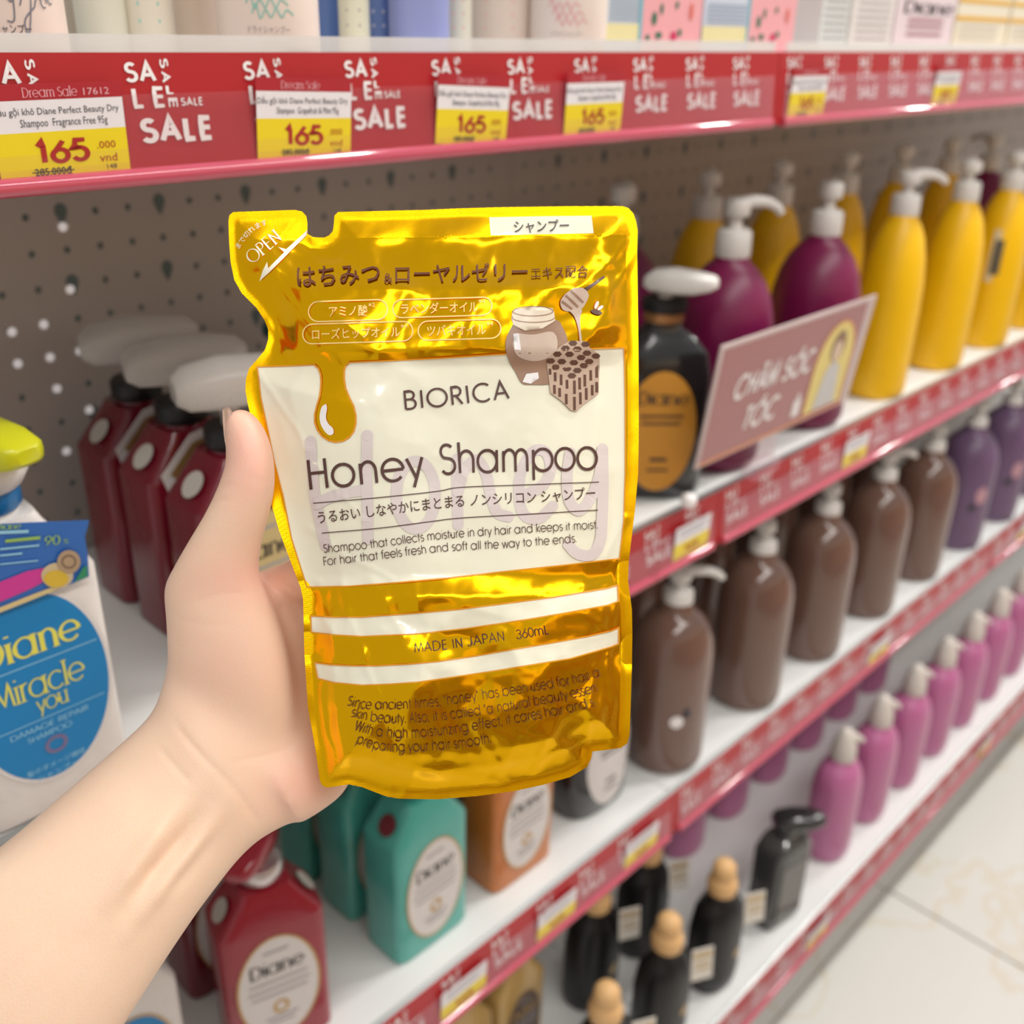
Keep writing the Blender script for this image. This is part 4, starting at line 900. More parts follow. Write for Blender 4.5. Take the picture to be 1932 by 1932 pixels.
def gold_mat(name, rgb, rough, hatch=False):
    m = mat(name, rgb, rough, metal=1.0, var=.05, scale=60, rvar=.03)
    if hatch:                                                     # fine embossed hatching of the heat seal
        nt = m.node_tree; L = nt.links.new; tc = nt.nodes.new('ShaderNodeTexCoord'); w = nt.nodes.new('ShaderNodeTexWave'); w.inputs['Scale'].default_value = 900; w.bands_direction = 'DIAGONAL'
        L(tc.outputs['Object'], w.inputs['Vector']); bp = nt.nodes.new('ShaderNodeBump'); bp.inputs['Strength'].default_value = .22; bp.inputs['Distance'].default_value = .0002
        L(w.outputs['Fac'], bp.inputs['Height']); L(bp.outputs[0], nt.nodes['Principled BSDF'].inputs['Normal'])
    return m
GOLD = gold_mat('gold_film', (250, 188, 14), .19); SEAL = gold_mat('gold_seal', (250, 188, 12), .28, True); GOLDD = gold_mat('gold_film_deep', (226, 168, 8), .20)
CREAMM = mat('pouch_cream', (243, 240, 218), .30, var=.012, coat=.9, spec=.4)
OUTL = mat('print_orange', (226, 152, 22), .4); BRN_INK = mat('print_brown', (84, 52, 44), .45); LILAC = mat('print_lilac', (222, 210, 208), .35); PALE = mat('print_pale_gold', (255, 222, 140), .45)

SEALW = 21.0
def build_film():
    step = 5.2
    polys = [OUT, CREAM, ST1, ST2, BOXL]
    # inner edge of the heat seal, followed as an inset band
    pts, edges = [], []
    for L in polys:
        n0 = len(pts); L2 = []
        for a, b in zip(L, L[1:] + L[:1]):
            k = max(1, int(math.hypot(b[0] - a[0], b[1] - a[1]) / 7)); L2 += [(a[0] + (b[0] - a[0]) * i / k, a[1] + (b[1] - a[1]) * i / k) for i in range(k)]
        pts += L2; edges += [(n0 + i, n0 + (i + 1) % len(L2)) for i in range(len(L2))]
    ins = []
    for a, b in zip(OUT, OUT[1:] + OUT[:1]):
        k = max(1, int(math.hypot(b[0] - a[0], b[1] - a[1]) / 7)); l = math.hypot(b[0] - a[0], b[1] - a[1]) or 1; nx, ny = -(b[1] - a[1]) / l, (b[0] - a[0]) / l
        ins += [(a[0] + (b[0] - a[0]) * i / k + nx * SEALW, a[1] + (b[1] - a[1]) * i / k + ny * SEALW) for i in range(k)]
    I_ = np.array(ins); I_ = I_[seg_dist(I_, _O) > SEALW - .6]; n0 = len(pts); pts += [tuple(p) for p in I_]
    edges += [(n0 + i, n0 + i + 1) for i in range(len(I_) - 1) if np.linalg.norm(I_[i + 1] - I_[i]) < 22]
    pts += [(x, 452 - .012 * (x - 432)) for x in range(440, 1200, 6)]
    nb = len(pts); B = np.array(pts)
    gx, gy = np.meshgrid(np.arange(430, 1210, step), np.arange(386, 1512, step)); G = np.stack([gx.ravel() + (np.round((gy.ravel() - 386) / step) % 2) * step / 2, gy.ravel()], 1)
    G = G[inside(G, OUT)]
    # keep interior points clear of the print boundaries
    keep = np.ones(len(G), bool)
    for L in polys: keep &= seg_dist(G, np.array(L, float)) > 2.4
    G = G[keep]
    allp = [Vector((float(x), float(y))) for x, y in np.concatenate([B, G])]
    V, E, Fc, *_ = delaunay_2d_cdt(allp, edges, [], 0, 1e-4)
    P = np.array([(v.x, v.y) for v in V]); T = np.array([f for f in Fc if len(f) == 3])
    c = P[T].mean(1); ok = inside(c, OUT); T = T[ok]; c = c[ok]
    return P, T, c
P_, T_, c_ = build_film()
W_ = film_pts(P_)
def orient(P, T):      # wind faces toward the camera
    a = P[T[:, 1]] - P[T[:, 0]]; b = P[T[:, 2]] - P[T[:, 0]]; cr = a[:, 0] * b[:, 1] - a[:, 1] * b[:, 0]
    T = T.copy(); flip = cr > 0; T[flip] = T[flip][:, ::-1]
    return T
T_ = orient(P_, T_)
# shared vertex normals, so that print and foil shade as one sheet
_fn = np.cross(W_[T_[:, 1]] - W_[T_[:, 0]], W_[T_[:, 2]] - W_[T_[:, 0]]); _vn = np.zeros_like(W_)
for k in range(3): np.add.at(_vn, T_[:, k], _fn)
_vn /= np.maximum(1e-12, np.linalg.norm(_vn, axis=1, keepdims=True))
def film_part(name, sel, m, label=None):
    T = T_[sel]; ids, inv = np.unique(T, return_inverse=True); F2 = inv.reshape(-1, 3)
    o = mesh_obj(name, W_[ids], F2, m, pouch, True)
    try: o.data.normals_split_custom_set_from_vertices([tuple(map(float, v)) for v in _vn[ids]])
    except Exception: pass
    if label: o['label'] = label
    return o
in_cream = inside(c_, CREAM); in1 = inside(c_, ST1); in2 = inside(c_, ST2); inb = inside(c_, BOXL)
dist_o = seg_dist(c_, _O)
sealm = ((dist_o < SEALW) | (c_[:, 1] < 452 - .012 * (c_[:, 0] - 432))) & ~in_cream & ~in1 & ~in2 & ~inb
film_part('front_film', ~(in_cream | in1 | in2 | inb | sealm), GOLD, 'crinkled shiny gold foil')
film_part('heat_seal', sealm, SEAL, 'hatched gold heat-sealed border')
film_part('cream_panel', in_cream, CREAMM, 'cream printed panel with a honey drip cut into it')
film_part('cream_stripe', in1, CREAMM); film_part('cream_stripe', in2, CREAMM)
film_part('top_label', inb, CREAMM, 'small cream label with katakana')
# back film
def back_depth(P):
    P = np.asarray(P, float); d = seg_dist(P, _O); return (pouch_plane(P) + .0004 + .013 * np.sin(np.pi / 2 * np.clip((d - 20) / 220, 0, 1)) * np.clip((P[:, 1] - 452) / 120, 0, 1) + .010 * np.clip((P[:, 1] - 1250) / 200, 0, 1) * np.clip(d / 120, 0, 1))
def back_pts(P): return to_world(P, back_depth(P)) - POUCH_O
mesh_obj('back_film', back_pts(P_), T_[:, ::-1], SEAL, pouch, True)
# the raw edge where both films meet
_be = {}
for t in T_:
    for a, b in ((t[0], t[1]), (t[1], t[2]), (t[2], t[0])):
        _be[(a, b)] = 1
_rim = [(a, b) for (a, b) in _be if (b, a) not in _be]
_bw = back_pts(P_); ids = sorted({i for e in _rim for i in e}); ix = {v: k for k, v in enumerate(ids)}; nI = len(ids)
mesh_obj('film_edge', np.concatenate([W_[ids], _bw[ids]]), [(ix[b], ix[a], nI + ix[a], nI + ix[b]) for a, b in _rim], SEAL, pouch)

# ---- print on the pouch
LIFT = .0004
def crest(P):                       # keep print on top of the local crest of the crinkled film
    h0 = film_h(P); hm = h0.copy()
    for dx, dy in ((3, 0), (-3, 0), (0, 3), (0, -3)): hm = np.maximum(hm, film_h(P + np.array([dx, dy], float)))
    return hm - h0
def patch(name, poly, m, lift=LIFT, step=9.0, parent=pouch):
    poly = [tuple(map(float, p)) for p in poly]; L2 = []
    for a, b in zip(poly, poly[1:] + poly[:1]):
        k = max(1, int(math.hypot(b[0] - a[0], b[1] - a[1]) / step)); L2 += [(a[0] + (b[0] - a[0]) * i / k, a[1] + (b[1] - a[1]) * i / k) for i in range(k)]
    B = np.array(L2); mn, mxx = B.min(0), B.max(0)
    gx, gy = np.meshgrid(np.arange(mn[0], mxx[0], step), np.arange(mn[1], mxx[1], step)); G = np.stack([gx.ravel(), gy.ravel()], 1)
    if len(G): G = G[inside(G, L2)]
    if len(G): G = G[seg_dist(G, B) > step * .35]
    A = np.concatenate([B, G]) if len(G) else B
    V, E, Fc, *_ = delaunay_2d_cdt([Vector(map(float, p)) for p in A], [(i, (i + 1) % len(B)) for i in range(len(B))], [], 0, 1e-5)
    P = np.array([(v.x, v.y) for v in V]); T = np.array([f for f in Fc if len(f) == 3]); T = T[inside(P[T].mean(1), L2)]
    return mesh_obj(name, film_pts(P, lift + crest(P)), orient(P, T), m, parent, True)
def lay_on(name, parts, m, lift=.00025):
    V, Fc = merge(parts); P = V[:, :2]
    return mesh_obj(name, film_pts(P, lift + V[:, 2] + crest(P)), Fc, m, pouch)
def on_path(data, path, hgt, y_min=None, y_max=None, slant=0.0):
    """bend 2-D lettering along a pixel baseline; text is stretched to the path's length; hgt = pixels per unit height"""
    V, Fc = data; path = np.array(path, float); seg = np.linalg.norm(np.diff(path, axis=0), axis=1); S = np.concatenate([[0], np.cumsum(seg)])
    x0, x1 = V[:, 0].min(), V[:, 0].max(); s = (V[:, 0] - x0) / (x1 - x0) * S[-1]
    bx = np.interp(s, S, path[:, 0]); by = np.interp(s, S, path[:, 1])
    e = 6.0; tx = np.interp(s + e, S, path[:, 0]) - np.interp(s - e, S, path[:, 0]); ty = np.interp(s + e, S, path[:, 1]) - np.interp(s - e, S, path[:, 1]); n = np.hypot(tx, ty); n[n == 0] = 1
    nx, ny = ty / n, -tx / n
    return np.stack([bx + nx * V[:, 1] * hgt + slant * V[:, 1] * hgt, by + ny * V[:, 1] * hgt, V[:, 2] if V.shape[1] > 2 else 0 * bx], 1), Fc
def lines_px(name, lines, w, m, lift=LIFT, closed=False):
    return lay_on(name, [ribbon(list(map(tuple, l)), w, 0, 6) for l in lines], m, lift)
C_ = lambda x, y: (480 + x * .3882, 800 + y * .3882)       # close-up coordinates of the centre panel
# large lilac brush lettering behind the title
brush = [[C_(272, 85), C_(280, 200), C_(292, 340), C_(318, 470), C_(345, 590)], [C_(548, 55), C_(546, 200), C_(548, 340), C_(550, 460), C_(552, 560)], [C_(300, 390), C_(400, 345), C_(545, 320)],
         [C_(785 + 95 * math.cos(q), 345 + 165 * math.sin(q)) for q in np.linspace(-1.2, 5.2, 30)], [C_(985, 170), C_(985, 300), C_(990, 490)], [C_(990, 330), C_(1020, 225), C_(1080, 175), C_(1125, 240), C_(1150, 350), C_(1180, 430), C_(1235, 450)],
         [C_(1300, 350), C_(1400, 300), C_(1440, 220), C_(1420, 140), C_(1360, 130), C_(1300, 220), C_(1285, 340), C_(1310, 440), C_(1380, 460), C_(1450, 400)], [C_(1535, 140), C_(1520, 260), C_(1530, 370), C_(1580, 420), C_(1640, 350), C_(1680, 240), C_(1692, 120)], [C_(1692, 120), C_(1695, 300), C_(1690, 460), C_(1680, 570), C_(1640, 635), C_(1570, 630), C_(1525, 585)]]
bp_ = []
for l in brush:
    sp = smooth_path(l, 36); bp_.append(ribbon(list(map(tuple, sp)), 21, 0, 6))
    for e in (sp[0], sp[-1]): bp_.append((np.array([(e[0], e[1])] + [(e[0] + 10.5 * math.cos(q), e[1] + 10.5 * math.sin(q)) for q in np.linspace(0, 2 * math.pi, 17)[:-1]]), [(0, 1 + i, 1 + (i + 1) % 16) for i in range(16)]))
lay_on('brush_lettering', [lifted(bp_)], LILAC, .00012)
# thin orange outlines
lines_px('orange_outline', [CREAM + [CREAM[0]], ST1 + [ST1[0]], ST2 + [ST2[0]]], 2.6, OUTL, .0002)
lines_px('drip_outline', [DRIP], 3.4, OUTL, .0002)
patch('drip_highlight', smooth_path([(615, 762), (607, 768), (603, 785), (605, 800), (612, 813), (621, 821), (629, 818), (628, 808), (620, 800), (615, 788), (617, 770), (615, 762)], 40)[:-1], WHITE, step=8)
# lettering
def stroke_at(name, s, path, cap, w, m=BRN_INK, gap=.03, lift=.0004, contrast=0):
    return lay_on(name, [on_path(stroke_data(s, w, contrast, gap), smooth_path(path), cap)], m, lift)
stroke_at('brand_lettering', 'BIORICA', [(764, 772), (860, 763), (962, 751)], 33, .115, gap=.12)
lay_on('title_lettering', [on_path(stroke_data('Honey', .105, 0, .05), smooth_path([(584, 924), (650, 917), (720, 910), (803, 901)]), 56), on_path(stroke_data('Shampoo', .10, 0, .0), smooth_path([(834, 896), (880, 892), (1000, 889), (1129, 885)]), 56)], BRN_INK, .0003)
lay_on('subtitle_lettering', [on_path(fit(font_data('うるおい しなやかにまとまる ノンシリコン シャンプー', .005), 0, 23, 0, 1), smooth_path([(601, 989), (690, 978), (830, 961), (920, 954), (1020, 949), (1124, 942)]), 24)], BRN_INK, .0003)
lines_px('thin_rule', [smooth_path([C_(285, 385), C_(600, 358), C_(880, 328), C_(1000, 308), C_(1300, 296), C_(1675, 282)]), smooth_path([C_(327, 530), C_(600, 507), C_(850, 475), C_(1000, 457), C_(1300, 440), C_(1670, 418)])], 1.7, BRN_INK)
stroke_at('description_lettering', 'Shampoo that collects moisture in dry hair and keeps it moist.', [(611, 1043), (700, 1034), (830, 1017), (980, 1006), (1128, 997)], 15.5, .10)
stroke_at('description_lettering', 'For hair that feels fresh and soft all the way to the ends.', [(611, 1067), (700, 1057), (830, 1041), (960, 1033), (1088, 1023)], 15.5, .10)
stroke_at('origin_lettering', 'MADE IN JAPAN', [(782, 1231), (870, 1221), (952, 1208)], 17, .095, gap=.06, lift=.0003)
stroke_at('volume_lettering', '360mL', [(976, 1206), (1036, 1196)], 17, .095, lift=.0002)
GINK = mat('print_brown_gold', (112, 70, 20), .45)
for s, p in (('Since ancient times, "honey" has been used for hair a', [(654, 1331), (690, 1338), (760, 1338), (833, 1332), (929, 1317), (1076, 1293), (1134, 1276)]), ('skin beauty. Also, it is called "a natural beauty essen', [(661, 1352), (700, 1361), (760, 1365), (860, 1356), (1000, 1334), (1076, 1319), (1128, 1305)]),
             ('With a high moisturizing effect, it cares hair and s', [(667, 1377), (710, 1389), (770, 1393), (860, 1384), (1000, 1360), (1076, 1345), (1124, 1332)]), ('preparing your hair smooth.', [(671, 1402), (710, 1415), (770, 1419), (860, 1413), (927, 1402)])):
    stroke_at('honey_lettering', s, p, 18.5, .095, GINK, lift=.0002)
lay_on('top_label_lettering', [on_path(fit(font_data('シャンプー', .01), 0, 5, 0, 1), [(970, 440), (1074, 437)], 24)], mat('print_grey_brown', (82, 72, 70), .45), .0003)
lay_on('headline_lettering', [on_path(fit(font_data('はちみつ', .008), 0, 4, 0, 1), [(561, 542), (640, 538), (718, 533)], 38), on_path(fit(font_data('&', 0), 0, 1, 0, 1), [(725, 534), (741, 533)], 18),
                             on_path(fit(font_data('ローヤルゼリー', .008), 0, 7, 0, 1), [(746, 533), (860, 531), (996, 528)], 34), on_path(fit(font_data('エキス配合', 0), 0, 5, 0, 1), [(1002, 526), (1110, 523)], 23)], mat('print_headline_brown', (98, 48, 20), .6), .0003)
def pill(x0, x1, y0, y1, sl=-.03):
    r = (y1 - y0) / 2; xm = (x0 + x1) / 2; L = [(x0 + r + r * math.cos(q), (y0 + y1) / 2 + r * math.sin(q)) for q in np.linspace(math.pi / 2, 3 * math.pi / 2, 12)] + [(x1 - r + r * math.cos(q), (y0 + y1) / 2 + r * math.sin(q)) for q in np.linspace(-math.pi / 2, math.pi / 2, 12)]
    L = [(x, y + (x - xm) * sl) for x, y in L]; return L + [L[0]]
for (a, b, y0, y1), s, t0, t1 in (((582, 731, 567, 605), 'アミノ酸', 621, 694), ((741, 928, 563, 597), 'ラベンダーオイル', 757, 902), ((571, 779, 609, 646), 'ローズヒップオイル', 589, 755), ((789, 945, 604, 640), 'ツバキオイル', 806, 917)):
    lines_px('pill_outline', [pill(a, b, y0, y1)], 2.4, PALE, .0003)
    ym = (y0 + y1) / 2; xm = (a + b) / 2
    lay_on('pill_lettering', [on_path(fit(font_data(s, .01), 0, len(s), 0, 1), [(t0, ym + 11 + (t0 - xm) * -.03), (t1, ym + 11 + (t1 - xm) * -.03)], 21), on_path(fit(font_data('※4' if s != 'アミノ酸' else '※2'), 0, 2, 0, 1), [(t1 + 1, ym - 6 + (t1 - xm) * -.03), (t1 + 13, ym - 6 + (t1 - xm) * -.03)], 8)], PALE, .00035)
lay_on('open_lettering', [on_path(serif_data('OPEN', .15, .7, .06), [(475, 499), (502, 477), (533, 450)], 24), on_path(fit(font_data('まで切れます'), 0, 6, 0, 1), smooth_path([(452, 470), (466, 450), (482, 434), (505, 424)]), 11)], mat('print_open_white', (252, 246, 226), .45), .0003)
patch('open_arrow', [(580, 434), (578, 444), (510, 512), (489, 531), (496, 510), (504, 494), (506, 506), (536, 476), (525, 466), (540, 470)], MATS['print_open_white'], .0005, 8)
# printed still life: honey jar, dipper, bee and comb
def E2(cx, cy, rx, ry, n=28, rot=0.0): return [(cx + rx * math.cos(q) * math.cos(rot) - ry * math.sin(q) * math.sin(rot), cy + rx * math.cos(q) * math.sin(rot) + ry * math.sin(q) * math.cos(rot)) for q in np.linspace(0, 2 * math.pi, n + 1)[:-1]]
Q2 = lambda x, y: (800 + x * .2796, 360 + y * .2796)
JB = mat('art_jar_brown', (158, 124, 102), .35, var=.12, scale=160); JL = mat('art_jar_light', (206, 184, 168), .35, var=.08, scale=160); JG = mat('art_glass', (232, 218, 196), .35, var=.05); JD = mat('art_dark_brown', (98, 66, 52), .4, var=.15, scale=300); JC = mat('art_comb_pale', (196, 170, 150), .4, var=.1, scale=200)
patch('jar_body', smooth_path([Q2(*p) for p in ((600, 900), (560, 980), (550, 1060), (575, 1150), (620, 1230), (660, 1298), (720, 1308), (850, 1302), (870, 1250), (960, 1080), (968, 1000), (940, 930), (890, 870), (750, 920), (600, 900))], 50)[:-1], JB, .00034)
patch('jar_light', smooth_path([Q2(*p) for p in ((620, 960), (600, 1040), (640, 1120), (760, 1150), (880, 1100), (900, 1010), (860, 950), (740, 970), (620, 960))], 40)[:-1], JL, .00044)
patch('jar_neck', [Q2(*p) for p in ((598, 815), (590, 860), (605, 915), (680, 945), (800, 935), (885, 875), (878, 820), (868, 792), (740, 780), (620, 795))], JG, .00046)
patch('jar_glint', [Q2(*p) for p in ((602, 965), (640, 962), (655, 1075), (612, 1072))], WHITE, .00054); patch('jar_glint', [Q2(*p) for p in ((665, 1290), (690, 1235), (770, 1225), (775, 1265), (720, 1302))], WHITE, .00054)
lines_px('jar_rim', [E2(*Q2(735, 812), 38, 9) + [E2(*Q2(735, 812), 38, 9)[0]], E2(*Q2(738, 855), 40, 9)[:16], [Q2(600, 905), Q2(680, 945), Q2(800, 930), Q2(885, 880)]], 1.6, JB, .00056)
patch('dipper_handle', [Q2(1085, 655), Q2(1215, 572), Q2(1222, 585), Q2(1100, 678)], JD, .00034)
patch('dipper_head', smooth_path([Q2(*p) for p in ((1010, 655), (950, 700), (920, 750), (935, 800), (985, 815), (1060, 800), (1105, 730), (1108, 690), (1070, 655), (1010, 655))], 36)[:-1], JL, .00044)
lines_px('dipper_groove', [[Q2(930, 745), Q2(1000, 800)], [Q2(955, 705), Q2(1040, 785)], [Q2(990, 672), Q2(1075, 755)]], 4.5, JB, .00054)
patch('honey_trickle', smooth_path([Q2(*p) for p in ((975, 805), (1015, 850), (1040, 930), (1052, 1015), (1066, 1015), (1055, 920), (1055, 850), (1062, 798), (975, 805))], 36)[:-1], JL, .0005)
patch('comb_top', [Q2(*p) for p in ((830, 1180), (835, 1130), (920, 1050), (985, 1012), (1090, 1015), (1120, 1060), (1185, 1105), (1185, 1150), (1100, 1200), (975, 1270), (900, 1225))], JC, .0006)
patch('comb_side', [Q2(*p) for p in ((830, 1180), (900, 1225), (975, 1270), (1100, 1200), (1185, 1150), (1178, 1370), (1080, 1440), (1030, 1488), (990, 1480), (930, 1420), (855, 1365))], JC, .0006)
cells = [(1005, 1028), (1090, 1035), (955, 1062), (1035, 1068), (1100, 1095), (900, 1102), (982, 1103), (1060, 1125), (1160, 1115), (855, 1148), (930, 1152), (1012, 1160), (1115, 1152), (1078, 1180), (888, 1190), (965, 1200), (1035, 1212), (998, 1248)]
for x, y in cells: patch('comb_cell', E2(*Q2(x, y), 8.6, 5.6, 6), JD, .0007, 20)
bars = [(850, 1200, 40), (885, 1225, 60), (925, 1240, 70), (965, 1275, 60), (1015, 1280, 90), (1050, 1260, 80), (1085, 1240, 80), (1125, 1210, 70), (1165, 1180, 80), (880, 1310, 60), (915, 1330, 60), (960, 1370, 70), (1015, 1390, 90), (1055, 1360, 80), (1095, 1330, 80), (1135, 1310, 70), (1165, 1290, 70)]
for x, y, l in bars: patch('comb_bar', [Q2(x - 9, y), Q2(x + 9, y), Q2(x + 10, y + l), Q2(x - 8, y + l)], JD, .0007, 20)
patch('bee_wing', E2(*Q2(1165, 770), 3.4, 8, 12, .4), WHITE, .0004); patch('bee_wing', E2(*Q2(1190, 790), 3, 7, 12, .9), WHITE, .0004)
patch('bee_body', E2(*Q2(1165, 818), 11, 4.5, 14, .25), JD, .00046); patch('bee_stripe', [Q2(1168, 808), Q2(1174, 808), Q2(1172, 836), Q2(1166, 834)], PALE, .00036)

# ------------------------------------------------------------------ the hand that holds the pouch
def hand_ring(L, R, dL, dR, th, n=28, e=2.3):
    """cross-section between two outline points; th = half thickness along the view"""
    a = U(L[0], L[1], dL); b = U(R[0], R[1], dR); c = (a + b) / 2; u = (b - a) / 2
    v = ray((L[0] + R[0]) / 2, (L[1] + R[1]) / 2); v = v / np.linalg.norm(v); v = v - u * (v @ u) / (u @ u); v /= np.linalg.norm(v)
    out = []
    for i in range(n):
        q = 2 * math.pi * i / n; cs, sn = math.cos(q), math.sin(q)
        out.append(tuple(c + u * math.copysign(abs(cs) ** (2 / e), cs) + v * th * math.copysign(abs(sn) ** (2 / e), sn)))
    return out
def spline(keys, n):
    K = np.array(keys, float); t = np.linspace(0, len(K) - 1, n); out = []
    for q in t:
        i = min(int(q), len(K) - 2); f = q - i; p0, p1, p2, p3 = K[max(i - 1, 0)], K[i], K[i + 1], K[min(i + 2, len(K) - 1)]
        out.append(.5 * (2 * p1 + (p2 - p0) * f + (2 * p0 - 5 * p1 + 4 * p2 - p3) * f * f + (3 * p1 - p0 - 3 * p2 + p3) * f ** 3))
    return np.array(out)
def outline_loft(keys, n=40, e=2.3):
    K = spline(keys, n); return loft_data([hand_ring(k[0:2], k[2:4], k[4], k[5], k[6], e=e) for k in K])
parts = []
# forearm, wrist and palm: left outline, right outline, depths, half thickness
ARM = [(-420, 1930, -40, 2360, .372, .372, .036), (-240, 1775, 60, 2180, .375, .375, .035), (-100, 1668, 150, 2055, .380, .380, .033), (0, 1597, 232, 1932, .385, .385, .0305), (82, 1530, 319, 1800, .390, .390, .0275), (160, 1462, 372, 1722, .394, .394, .0250), (222, 1408, 412, 1668, .397, .398, .0230), (280, 1352, 450, 1620, .400, .402, .0220), (302, 1306, 492, 1582, .402, .405, .0222), (315, 1250, 552, 1548, .404, .414, .0230), (320, 1190, 618, 1508, .406, .428, .0225), (316, 1140, 660, 1440, .408, .437, .0205), (322, 1098, 690, 1340, .410, .441, .0185), (362, 1072, 705, 1240, .413, .443, .0165), (430, 1078, 700, 1170, .418, .442, .0145), (490, 1092, 680, 1120, .426, .440, .0105)]
parts.append(outline_loft(ARM, 60, 2.25))
# thenar mound running into the thumb
THUMB = [(350, 1460, 500, 1540, .418, .424, .006), (318, 1350, 545, 1455, .408, .415, .0165), (317, 1260, 560, 1345, .402, .408, .0205), (314, 1170, 548, 1240, .399, .405, .0205), (311, 1110, 520, 1150, .397, .402, .0185), (330, 1068, 490, 1088, .393, .397, .0158), (358, 1018, 493, 1030, .3895, .3935, .0138), (384, 975, 506, 978, .387, .390, .0126), (402, 940, 516, 934, .3855, .388, .0118), (416, 905, 519, 900, .384, .387, .0112), (426, 870, 516, 862, .3835, .386, .0104), (425, 830, 506, 824, .3835, .3855, .0094), (424, 800, 490, 795, .384, .3855, .0080), (432, 780, 472, 777, .3845, .3855, .0058), (446, 772, 458, 771, .385, .3855, .0022)]
parts.append(outline_loft(THUMB, 54, 2.15))
# web between thumb and index finger
parts.append(outline_loft([(420, 1170, 480, 1190, .410, .412, .012), (455, 1110, 520, 1150, .412, .416, .011), (492, 1088, 560, 1128, .418, .422, .0095), (528, 1072, 600, 1112, .426, .429, .009)], 16, 2.0))
# heel of the hand under the pouch corner
parts.append(outline_loft([(470, 1400, 560, 1552, .402, .412, .018), (520, 1370, 610, 1520, .410, .421, .018), (570, 1340, 645, 1492, .419, .429, .0165), (612, 1310, 668, 1450, .427, .435, .014), (640, 1290, 680, 1400, .433, .438, .009)], 18, 2.0))
# fingers laid across the back of the pouch: joints as (px, py, depth, radius)
FING = [[(500, 1120, .430, .0098), (620, 1075, .440, .0096), (730, 1035, .446, .0090), (810, 1010, .449, .0082), (868, 995, .4485, .0072), (890, 990, .448, .004)],
        [(600, 1160, .438, .0100), (720, 1130, .446, .0098), (830, 1105, .451, .0092), (915, 1090, .4535, .0084), (978, 1082, .453, .0073), (1000, 1080, .452, .004)],
        [(620, 1240, .440, .0098), (735, 1225, .447, .0096), (835, 1212, .452, .0090), (912, 1203, .454, .0081), (968, 1198, .4535, .0071), (990, 1196, .4525, .004)],
        [(640, 1320, .440, .0088), (735, 1322, .447, .0086), (815, 1322, .451, .0080), (872, 1320, .4525, .0072), (914, 1318, .452, .0062), (930, 1317, .451, .0035)]]
for f in FING:
    for i, q in enumerate(f):                      # pads rest on the back film
        bd = float(back_depth([(q[0], q[1])])[0]) + q[3] * .97; f[i] = (q[0], q[1], bd if i > 0 else max(bd, .428), q[3])
    K = spline(f, 26); parts.append(tube_data([U(k[0], k[1], k[2]) for k in K], [k[3] for k in K], 16))
Vh, Fh = merge(parts)
ORI = U(-420, 2150, .372)
hm = bpy.data.meshes.new('hand_raw'); hm.from_pydata([tuple(v - ORI) for v in Vh], [], Fh); hm.validate()
ho = bpy.data.objects.new('hand_raw', hm); COL.objects.link(ho)
bm = bmesh.new(); bm.from_mesh(hm); bmesh.ops.recalc_face_normals(bm, faces=bm.faces); bm.to_mesh(hm); bm.free()
md = ho.modifiers.new('r', 'REMESH'); md.mode = 'VOXEL'; md.voxel_size = .00115
dg = bpy.context.evaluated_depsgraph_get(); ev = ho.evaluated_get(dg); em = ev.to_mesh()
HV = np.empty(len(em.vertices) * 3); em.vertices.foreach_get('co', HV); HV = HV.reshape(-1, 3)
HF = [tuple(p.vertices) for p in em.polygons]; HE = np.empty(len(em.edges) * 2, int); em.edges.foreach_get('vertices', HE); HE = HE.reshape(-1, 2)
ev.to_mesh_clear(); bpy.data.objects.remove(ho); bpy.data.meshes.remove(hm)
deg = np.bincount(HE.ravel(), minlength=len(HV)).astype(float)[:, None]
def relax(V, it, lam=.5, mu=-.52):
    for k in range(it):
        for f in (lam, mu) if mu else (lam,):
            S = np.zeros_like(V); np.add.at(S, HE[:, 0], V[HE[:, 1]]); np.add.at(S, HE[:, 1], V[HE[:, 0]]); V = V + f * (S / deg - V)
    return V
def px_of(V):
    q = V + ORI - CAM; z = q @ FWD; return np.stack([966 + FPX * (q @ RIGHT) / z, 966 - FPX * (q @ UP) / z], 1), z
HV = relax(HV, 10, .5, 0)
# blend the creases between the lofts harder where the palm meets thumb, heel and web
pp, zz = px_of(HV)
wsm = np.exp(-(((pp[:, 0] - 480) / 120) ** 2 + ((pp[:, 1] - 1290) / 190) ** 2))[:, None]
for k in range(130):
    S = np.zeros_like(HV); np.add.at(S, HE[:, 0], HV[HE[:, 1]]); np.add.at(S, HE[:, 1], HV[HE[:, 0]]); HV = HV + .5 * wsm * (S / deg - HV)
def normals(V):
    F4 = np.array([f for f in HF if len(f) == 4]); n = np.cross(V[F4[:, 2]] - V[F4[:, 0]], V[F4[:, 3]] - V[F4[:, 1]]); N = np.zeros_like(V)
    for k in range(4): np.add.at(N, F4[:, k], n)
    return N / np.maximum(1e-12, np.linalg.norm(N, axis=1, keepdims=True))
HN = normals(HV); pp, zz = px_of(HV)
vd = (HV + ORI - CAM); vd /= np.linalg.norm(vd, axis=1, keepdims=True); front = np.clip(-(HN * vd).sum(1) * 1.6, 0, 1)
def ridge(pts, amp, w, taper=.15):
    L = smooth_path(pts, 24); d = seg_dist(pp, L, closed=False)
    seg = np.linalg.norm(np.diff(L, axis=0), axis=1).sum(); t0 = np.linalg.norm(pp - L[0], axis=1); t1 = np.linalg.norm(pp - L[-1], axis=1)
    tp = np.clip(np.minimum(t0, t1) / (taper * seg), .0, 1)
    return amp * np.exp(-(d / w) ** 2) * np.where(d < w * 3, np.maximum(tp, .15), 0)
dsp = np.zeros(len(HV))
